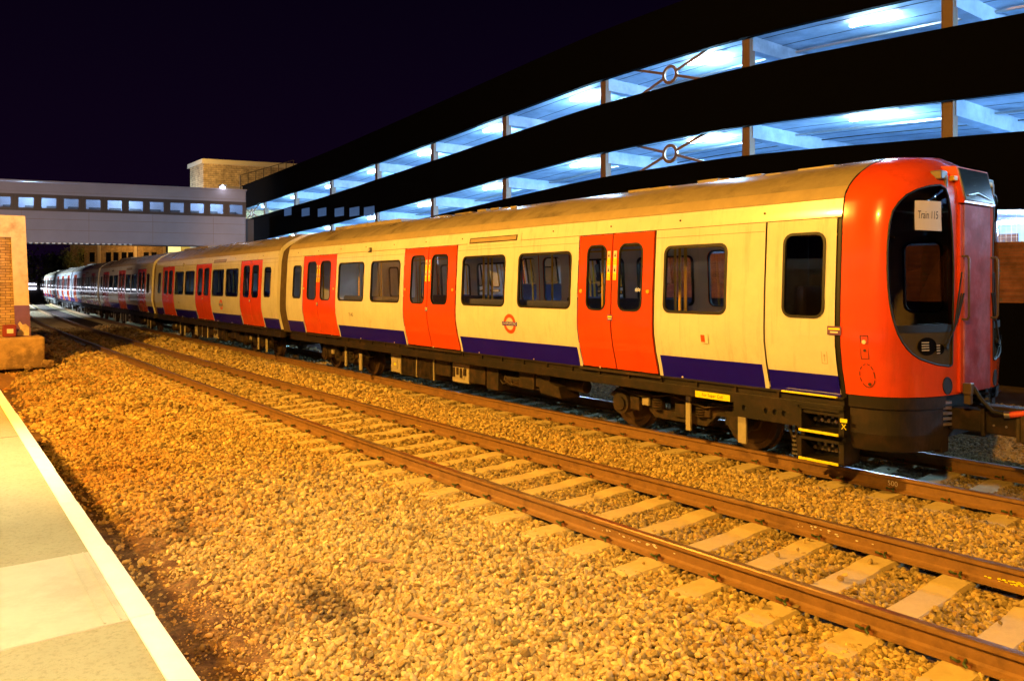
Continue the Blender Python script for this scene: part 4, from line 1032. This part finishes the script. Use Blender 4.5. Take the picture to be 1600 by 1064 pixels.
for s in (-18, -10, -4, 1, 6, 9): 
    ld = bpy.data.lights.new('ground_floor_lamp', 'POINT'); ld.energy = 500; ld.color = (.45,.68,1.0); ld.shadow_soft_size = .2
    lo = bpy.data.objects.new('ground_floor_lamp', ld); COL.objects.link(lo); lo.location = K(s, 25.5, 3.75)
    mb = MB(); mb.box(s-.5, s+.5, 25.4, 25.55, 3.9, 4.0, 0, .02, M); kpart(mb, 'strip_light', M_lamp)
# cross braces with a ring
def brace(s0, s1, j):
    zt = 2.95*j; sc_ = (s0+s1)/2; zc = hs(sc_)+zt-.46; mb = MB(); d = 22.40
    n = 24; R0, R1 = .25, .36
    for (a, b) in ((0, 1),):
        vs = []
        for dd in (d-.04, d+.04):
            for R in (R0, R1):
                for k in range(n): vs.append(K(sc_+R*math.cos(2*PI*k/n), dd, zc+R*math.sin(2*PI*k/n)))
        fs = []
        for k in range(n):
            k2 = (k+1) % n; fs += [(k, k2, n+k2, n+k), (2*n+k, 3*n+k, 3*n+k2, 2*n+k2), (n+k, n+k2, 3*n+k2, 3*n+k), (k, 2*n+k, 2*n+k2, k2)]
        mb.add(vs, fs)
    for sx in (-1, 1):
        for sz in (-1, 1):
            a = math.atan2(sz*.62, sx*2.0); p = K(sc_+.33*math.cos(a), d, zc+.33*math.sin(a)); q = K(sc_+sx*3.1, d, zc+sz*1.0+(hs(sc_+sx*3.1)-hs(sc_)))
            mb.tube([p, q], .055, 6)
    kpart(mb, 'cross_brace', M_post)
for j in (1, 0): brace(15.99, 22.85, j); brace(61.5, 68, j)
# row of dim windows in the far part of the middle parapet
M_dimw = (mat('dim_window', (.03,.05,.10), .15, emis=(.14,.28,.62), estr=.28))
for s, zc in ((55.2, 7.52), (51.9, 7.26), (49.1, 7.05), (46.4, 6.86), (44.2, 6.72), (42.2, 6.60)):
    mb = MB(); mb.box(s, s+1.3, 21.96, 22.0, zc-.27, zc+.27, 0, 0, M); kpart(mb, 'dim_window', M_dimw)

# ------------------------------------------------------------------ FOOTBRIDGE
BE = Vector((.927,.375,0)); BN = Vector((-.375,.927,0)); B0 = Vector((-26.3,40,0))
MBr = Matrix(((BE.x, BN.x, 0, 0), (BE.y, BN.y, 0, 0), (0,0,1,0), (0,0,0,1)))
brid = empty('footbridge', B0); tag(brid, 'enclosed pale footbridge with a row of small lit windows crossing above the tracks', 'footbridge')
def bpart(mb, name, m): o = mb.build(name, m, brid); fixn(o.data); return o
wc = [1.12+1.03*k for k in range(-9, 11)]
mb = MB(); S0, S1 = -12, 11.95
# front wall: slope of the top follows the deck's gentle fall
def zt_(s): return 7.46+.004*s
v, f = panel([(S0, 4.30), (S1, 4.42), (S1, 5.98), (S0, 5.98)], [], [], [], lambda a, b: MBr@Vector((a, 0, b))); mb.add(v, f, 0)
v, f = panel([(S0, 6.84), (S1, 6.84), (S1, zt_(S1)), (S0, zt_(S0))], [], [], [], lambda a, b: MBr@Vector((a, 0, b))); mb.add(v, f, 0)
mb.box(S0, S1, .06, .08, 4.30, 5.98, 0, 0, MBr); mb.box(S0, S1, 2.6, 2.7, 4.35, 7.45, 0, 0, MBr); mb.box(S1-.05, S1, .0, 2.7, 4.4, 7.5, 0, 0, MBr)
bpart(mb, 'side_wall', M_clad)
mb = MB(); mb.box(S0, S1, 0.01, 2.7, 4.36, 4.5, 0, 0, MBr); bpart(mb, 'deck', M_clad)
mb = MB(); mb.box(S0-.1, S1+.05, -.05, 2.8, 7.48, 7.56, 0, 0, MBr); bpart(mb, 'roof', M_clad)
mb = MB(); hol = [rect(c-.34, c+.34, 6.13, 6.66) for c in wc]
v, f = panel(rect(S0, S1, 5.98, 6.84), hol, [], [], lambda a, b: MBr@Vector((a, -.015, b))); mb.add(v, f, 0)
v, f = panel(rect(S0, S1, 5.98, 6.84), hol, [], [], lambda a, b: MBr@Vector((a, .06, b))); mb.add(v, f, 0)
for c in wc:
    for x in (c-.36, c+.345): mb.box(x, x+.015, -.014, .06, 6.1, 6.7, 0, 0, MBr)
    mb.box(c-.5, c-.49, -.03, -.016, 5.98, 6.84, 0, 0, MBr)
bpart(mb, 'window_band', M_bdark)
for c in wc:
    mb = MB(); mb.box(c-.34, c+.34, .02, .028, 6.13, 6.66, 0, 0, MBr); bpart(mb, 'window', G_far)
mb = MB()
for c in wc: mb.box(c-.5, c+.10, 2.50, 2.59, 6.0, 6.47, 0, 0, MBr)
bpart(mb, 'far_window', M_bdark)
mb = MB()
for z in (5.55, 4.98): mb.box(S0, S1, -.004, 0, z, z+.018, 0, 0, MBr)
for s in np.arange(-11.5, 11.5, 3.1): mb.box(s, s+.015, -.004, 0, 4.42, 5.98, 0, 0, MBr)
mb.box(S0, S1, -.004, 0, 6.98, 6.99, 0, 0, MBr)
bpart(mb, 'panel_joint', M_post)
mb = MB()
for i, s in enumerate(np.arange(S0, 6, .26)): mb.box(s, s+.13, -.04, .1, 4.27, 4.335, 0, 0, MBr)
bpart(mb, 'soffit_edging', M_coping)
for s in (-8, -3.5, 1, 5.5, 10):
    ld = bpy.data.lights.new('bridge_lamp', 'POINT'); ld.energy = 460; ld.color = (.36,.64,1.0); ld.shadow_soft_size = .15
    lo = bpy.data.objects.new('bridge_lamp', ld); COL.objects.link(lo); lo.location = B0+MBr@Vector((s, 1.3, 7.15))
    mb = MB(); mb.box(s-.5, s+.5, 1.25, 1.35, 7.28, 7.34, 0, 0, MBr); bpart(mb, 'strip_light', M_lamp)
# link from the bridge to the car park, behind
mb = MB(); mb.box(8.6, 11.6, 2.8, 17, 5.3, 7.4, 0, 0, MBr); bpart(mb, 'link_corridor', M_clad)
# end bay beyond the corner, dark cladding
mb = MB(); mb.box(11.96, 12.4, .4, 2.6, 4.42, 5.9, 0, 0, MBr); bpart(mb, 'corner_panel', M_bdark)
mb = MB(); p = MBr@Vector((10.7, .0, 7.66)); mb.cyl(p+Vector((0,0,.0)), (0,0,1), .16, .10, 16, 0, .22); mb.cyl(p+Vector((0,0,-.10)), (0,0,1), .12, .1, 16, 1, .16); o = mb.build('bulkhead_lamp', [M_metal, M_lampw], brid)
ld = bpy.data.lights.new('bulkhead_light', 'POINT'); ld.energy = 8; ld.color = (.8,.85,1); ld.shadow_soft_size = .1
lo = bpy.data.objects.new('bulkhead_light', ld); COL.objects.link(lo); lo.location = B0+MBr@Vector((10.7, -.3, 7.6))

# ------------------------------------------------------------------ BRICK STAIR TOWER
T0 = Vector((-26.2, 66, 0)); tw = empty('brick_tower', T0); tag(tw, 'buff brick stair tower with a cream coping rising behind the footbridge', 'tower')
Ld = Vector((-.62,.785,0))
def tq(a, b, z): return BE*a+Ld*b+Vector((0,0,z))
mb = MB(); mb.add([tq(0,0,-.5), tq(11,0,-.5), tq(11,3.8,-.5), tq(0,3.8,-.5), tq(0,0,12.45), tq(11,0,12.45), tq(11,3.8,12.45), tq(0,3.8,12.45)], [(0,1,5,4),(1,2,6,5),(2,3,7,6),(3,0,4,7),(4,5,6,7)])
o = mb.build('wall', M_bricky, tw); fixn(o.data)
mb = MB(); mb.add([tq(-.15,-.2,12.42), tq(11.2,-.2,12.42), tq(11.2,4.1,12.42), tq(-.15,4.1,12.42), tq(-.15,-.2,12.8), tq(11.2,-.2,12.8), tq(11.2,4.1,12.8), tq(-.15,4.1,12.8)], [(0,1,5,4),(1,2,6,5),(2,3,7,6),(3,0,4,7),(4,5,6,7),(3,2,1,0)])
o = mb.build('coping', M_cream2, tw); fixn(o.data)
hr = empty('stair_railing', T0+tq(2.3,-2.0,9.6)); tag(hr, 'thin metal railing climbing in front of the buff brick tower', 'railing')
for k in range(8):
    mb = MB(); a = k*.62; mb.tube([(BE*a+Vector((0,0,.0+.12*k)))[:], (BE*a+Vector((0,0,1.7+.22*k)))[:]], .04, 6); mb.build('post', M_handrail, hr)
mb = MB(); mb.tube([(BE*0+Vector((0,0,1.7))), (BE*4.34+Vector((0,0,1.7+.22*7)))], .035, 6); mb.build('top_rail', M_handrail, hr)
mb = MB(); mb.box(1.2, 3.4, -1.6, -.2, 9.2, 10.4, 0, 0, MBr); o = mb.build('stair_hood', M_clad, tw)

# ------------------------------------------------------------------ PIER at the left edge
PX, PY = -14.49, 22.0
PA = THC
pier = empty('bridge_pier', (-13.35-.79*.85, 22-.61*.85, -.2), PA); tag(pier, 'brick and rendered pier with a purple foot on a concrete plinth at the left edge', 'pier')
def W(px, py, Z, dz=0): return ((px-800)*Z/FPX, CAMZ+(HY-py)*Z/FPX)
mb = MB(); mb.box(-7, .92, -.45, 4.5, 0, .88, 0, .07); o = mb.build('plinth', M_plinth, pier)
def lean(mb, x0b, x1b, x0t, x1t, y0, y1, z0, z1, mi=0):
    mb.add([(x0b,y0,z0),(x1b,y0,z0),(x1b,y1,z0),(x0b,y1,z0),(x0t,y0,z1),(x1t,y0,z1),(x1t,y1,z1),(x0t,y1,z1)], [(0,3,2,1),(4,5,6,7),(0,1,5,4),(1,2,6,5),(2,3,7,6),(3,0,4,7)], mi)
mb = MB(); nz = 10
def xr(z): return .62-.04*(z-.88)          # leaning right edge
for i in range(nz):
    z0, z1 = 1.74+i*(4.24-1.74)/nz, 1.74+(i+1)*(4.24-1.74)/nz
    lean(mb, xr(z0)-.36, xr(z0), xr(z1)-.36, xr(z1), 0, 3.6, z0, z1)
mb.box(-7, .16, 0, 3.6, 3.62, 4.24, 0, .03)
o = mb.build('render_edge', M_render, pier); fixn(o.data)
mb = MB(); lean(mb, xr(.88)-.36, xr(.88)+.003, xr(1.74)-.36, xr(1.74)+.003, -.003, 3.6, .88, 1.74); o = mb.build('purple_band', M_purple, pier); fixn(o.data)
mb = MB()
pts = [(.30,.90),(.58,.90),(.585,1.12),(.50,1.22),(.42,1.20),(.36,1.3),(.31,1.22),(.37,1.1),(.30,1.0)]
mb.add([(x, -.007, z) for x, z in pts], [tuple(range(len(pts)))]); mb.build('flaked_patch', M_render, pier)
mb = MB(); mb.box(-7, .30, .06, 3.5, .88, 3.64); o = mb.build('brick_panel', M_brick, pier)
mb = MB(); mb.box(-.16, .16, -.14, .02, 0, .30, 0, .03); mb.box(-.06, .09, -.148, -.14, .10, .22, 1); mb.box(-.17, .17, -.15, .03, .28, .33, 0, .02)
rb_ = mb.build('fire_box', [M_rbox, M_paper], None, (-13.82, 21.36, .69), THC); tag(rb_, 'small red plastic box with a white label on the concrete plinth', 'box')
# earth ramp and rubble at the foot
bm = bmesh.new(); bmesh.ops.create_grid(bm, x_segments=24, y_segments=24, size=1)
for v in bm.verts:
    x, y = v.co.x, v.co.y; v.co = Vector((x*3.2, y*2.6, max(0, 1-(x*x+y*y))*.55+.04*math.sin(x*9)*math.cos(y*7)))
me = bpy.data.meshes.new('earth_mound'); bm.to_mesh(me); bm.free()
o = obj('earth_mound', me, mat('mound_soil', (.34,.17,.07), .95, var=.3, vscale=5, bump=.02, bscale=10), None, (-15.4, 19.4, -.5), 0, True); tag(o, kind='structure')
def rock(name, loc, r, m, label, group=None):
    bm = bmesh.new(); bmesh.ops.create_icosphere(bm, subdivisions=2, radius=r)
    for v in bm.verts: v.co *= random.uniform(.75, 1.2); v.co.z *= .7
    me = bpy.data.meshes.new(name); bm.to_mesh(me); bm.free(); o = obj(name, me, m, None, loc); tag(o, label, 'rock', group); return o
rock('rubble_stone', (-12.95, 21.7, -.08), .17, M_plinth, 'largest lump of rubble just right of the concrete plinth')
rock('rubble_stone', (-13.25, 21.3, -.14), .11, M_plinth, 'smaller lump of rubble at the foot of the concrete plinth')

# litter on the verge
def plank(name, s, l, L_, w_, a, label, m=M_wood):
    mb = MB(); mb.box(-L_/2, L_/2, -w_/2, w_/2, 0, .025, 0, .005); x, y, t = Tn(s, l); z = float(gz(l, x, y))
    o = mb.build(name, m, None, (float(x), float(y), z+.035), a); o.rotation_euler[1] = .06; tag(o, label, 'plank'); return o
plank('wood_scrap', 4.95, -3.3, .16, .05, .1, 'short pale scrap of wood lying on the soil near the platform edge')
plank('wood_scrap', 7.4, -1.75, .24, .035, -.1, 'thin brown stick lying on the stones farther from the platform')
plank('wood_scrap', 6.2, -2.0, .42, .03, -.45, 'longest dark stick lying among the stones')

# ------------------------------------------------------------------ far background seen under the bridge
fb = empty('brick_house', (-45, 95, 0)); tag(fb, 'long dim brick apartment building seen below the footbridge', 'building')
mb = MB(); mb.box(-9, 4.5, 0, 8, -.5, 10.5); o = mb.build('wall', M_bricky, fb)
mb = MB()
for x in (-5.6, -1.1, 2.4): mb.box(x, x+.35, -.12, 0, -.5, 10.5)
mb.box(-9, 4.5, -.06, 0, 3.95, 4.15); mb.build('pilaster', M_cream2, fb)
for x in (-7.9, -6.6, -4.6, -3.7, -2.7, -1.9, .0, .95, 3.2):
    mb = MB(); mb.box(x, x+.62, -.03, 0, 4.9, 6.1, 0); mb.build('window', M_black, fb)
    if x < 0: mb = MB(); mb.box(x, x+.62, -.03, 0, 2.2, 3.3, 0); mb.build('window', M_black, fb)
sh = empty('lit_shopfront', (-39.4, 91, 0)); tag(sh, 'glowing yellow shopfront between the bridge and the train roof', 'building')
mb = MB(); mb.box(-1.1, 4.0, .05, 6, -.5, 9.5); mb.build('wall', M_bdark, sh)
mb = MB(); mb.box(-.85, .62, -.02, .05, 3.6, 7.6); mb.build('lit_window', M_litglass, sh)
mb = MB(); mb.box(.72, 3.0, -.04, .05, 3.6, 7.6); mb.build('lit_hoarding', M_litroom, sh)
mb = MB(); mb.box(.80, 2.75, -.08, -.04, 5.65, 6.25); x = .86
for k in range(8):
    w_ = random.uniform(.10, .2); mb.box(x, x+w_, -.10, -.08, 5.82, 6.08, 1); x += w_+.06
mb.build('shop_sign', [M_sign, M_ink], sh)
wl = empty('parapet_wall', (-78, 112, 0)); tag(wl, 'pale far bridge parapet at the end of the line', 'wall')
mb = MB(); mb.box(-40, 9, 0, .6, 2.9, 4.6); mb.build('parapet', M_clad, wl)
mb = MB(); mb.box(-40, 9, 0, .6, 4.6, 5.1); mb.build('coping', M_bdark, wl)
mb = MB(); mb.box(-40, 22, .8, 1.4, -.5, 2.9); mb.build('abutment', M_bdark, wl)
M_ls = mat('white_strip', (.8,.8,.85), .5, emis=(.8,.85,1), estr=4)
for z0, z1 in ((1.45, 1.75), (2.1, 2.35)):
    mb = MB(); mb.box(-20, 9, .6, .78, z0, z1); mb.build('lit_strip', M_ls, wl)

def leafy(name, loc, n, R, label, cat, trunk=1.0, m=M_leaf, ls=.18):
    root = empty(name, loc); tag(root, label, cat); mb = MB()
    cl = [Vector((random.gauss(0, R[0]*.45), random.gauss(0, R[1]*.45), trunk+R[2]*random.uniform(.2, 1.6))) for _ in range(14)]
    for i in range(n):
        c = random.choice(cl); p = c+Vector((random.gauss(0, R[0]*.2), random.gauss(0, R[1]*.2), random.gauss(0, R[2]*.2)))
        a = Vector((random.gauss(0,1), random.gauss(0,1), random.gauss(0,1))).normalized(); b = a.orthogonal().normalized(); q = ls*random.uniform(.5, 1.2)
        mb.add([p-a*q, p+b*q*.4, p+a*q, p-b*q*.4], [(0,1,2,3)])
    mb.build('crown', m, root)
    mb = MB(); mb.tube([(0,0,0), (.05,0,trunk*.6), (0,.05,trunk+R[2])], [.12,.09,.03], 7)
    for c in cl[:6]: mb.tube([(0,0,trunk*.8), tuple(c)], [.05,.02], 5)
    mb.build('trunk', M_bark, root); return root
leafy('leafy_bush', (-52.8, 93, 0), 1400, (1.3,1.2,2.2), 'small yellow-green tree lit beside the far brick building', 'tree', 2.6)
leafy('dark_tree', (-60, 104, 0), 2200, (4.5,3,2.6), 'dark unlit tree mass left of the far brick building', 'tree', 1.6, ls=.3)

# ------------------------------------------------------------------ platform lamps off to the left and behind the camera, floodlights, added fills
def lamp(name, kind, loc, energy, color, size=.25, target=None, spot=None, blend=.5):
    ld = bpy.data.lights.new(name, kind); ld.energy = energy; ld.color = color; ld.shadow_soft_size = size
    if kind == 'SPOT': ld.spot_size = math.radians(spot); ld.spot_blend = blend
    o = bpy.data.objects.new(name, ld); COL.objects.link(o); o.location = loc
    if target is not None: o.rotation_euler = (Vector(target)-Vector(loc)).to_track_quat('-Z', 'Y').to_euler()
    return o
SOD = (1, .455, .052)
lamp('platform_sodium_lamp', 'SPOT', (-12.0, 7.0, 9.5), 18500, SOD, .22, (-12+10*math.sin(math.radians(48)), 7+10*math.cos(math.radians(48)), 9.5-2.4), 116, .12)
lamp('pier_fill_spot', 'SPOT', (-12.4, 11.5, 5.0), 1500, SOD, .15, (-14.6, 22, 1.2), 46, .5)  # added spot for the pier, which the main lamp's cone barely reaches
lamp('platform_sodium_lamp', 'POINT', (-.9, -1.6, 6.6), 4600, SOD, .22)
lamp('platform_white_fill', 'SPOT', (-3.4, .8, 4.6), 1500, (1, .90, .50), .2, (-2.9, 3.2, .8), 68, .6)  # added spot that whitens the near platform
lamp('far_floodlight', 'SPOT', (-52, 54, 7), 75000, (.52, .70, 1.0), .5, (-35, 64, 2), 64, .9)
lamp('far_floodlight', 'SPOT', (-66, 84, 7), 90000, (.66, .86, 1.0), .5, (-53, 84, 0), 62, .6)
lamp('bridge_warm_fill', 'SPOT', (-25, 27, 5.5), 2600, (1, .62, .36), .2, (-24, 42, 6.2), 75, .6)  # added warm spot aimed up at the bridge from out of view
lamp('house_warm_fill', 'POINT', (-46, 91.5, 7), 500, (1, .5, .12), .3)  # added warm point to brighten the far brick house
lamp('platform_white_fill', 'SPOT', (-4.7, 4.6, 5.2), 1500, (1, .90, .50), .2, (-4.9, 4.9, .8), 64, .8)  # second added spot, whitening the platform farther along
lamp('tower_floodlight', 'SPOT', (-26.5, 60.5, 11.5), 1500, (1, .60, .16), .3, (-22, 67, 10.5), 130, .6)

# ------------------------------------------------------------------ night sky
w = bpy.data.worlds.new('World'); sc.world = w; w.use_nodes = True; nt = w.node_tree; bg = nt.nodes['Background']
sky = nt.nodes.new('ShaderNodeTexSky'); sky.sky_type = 'NISHITA'; sky.sun_disc = False; sky.sun_elevation = math.radians(-6); sky.sun_rotation = math.radians(200)
tcw = nt.nodes.new('ShaderNodeTexCoord'); sxw = nt.nodes.new('ShaderNodeSeparateXYZ'); nt.links.new(tcw.outputs['Generated'], sxw.inputs[0])
crw = nt.nodes.new('ShaderNodeValToRGB'); nt.links.new(sxw.outputs[2], crw.inputs[0]); nt.links.new(crw.outputs[0], bg.inputs[0])
crw.color_ramp.elements[0].position = 0; crw.color_ramp.elements[0].color = (.0048,.0013,.0088,1); crw.color_ramp.elements[1].position = .42; crw.color_ramp.elements[1].color = (.0016,.0004,.0042,1)
#; bg.inputs[1].default_value = .7
nt.nodes.remove(sky)
sc.view_settings.view_transform = 'Standard'; sc.view_settings.look = 'None'; sc.view_settings.exposure = 0; sc.view_settings.gamma = 1
sc.render.engine = 'CYCLES'; sc.cycles.use_denoising = True; sc.cycles.max_bounces = 6; sc.cycles.transparent_max_bounces = 16; sc.cycles.diffuse_bounces = 3; sc.cycles.glossy_bounces = 4
sc.cycles.sample_clamp_indirect = 6; sc.cycles.caustics_reflective = False; sc.cycles.caustics_refractive = False
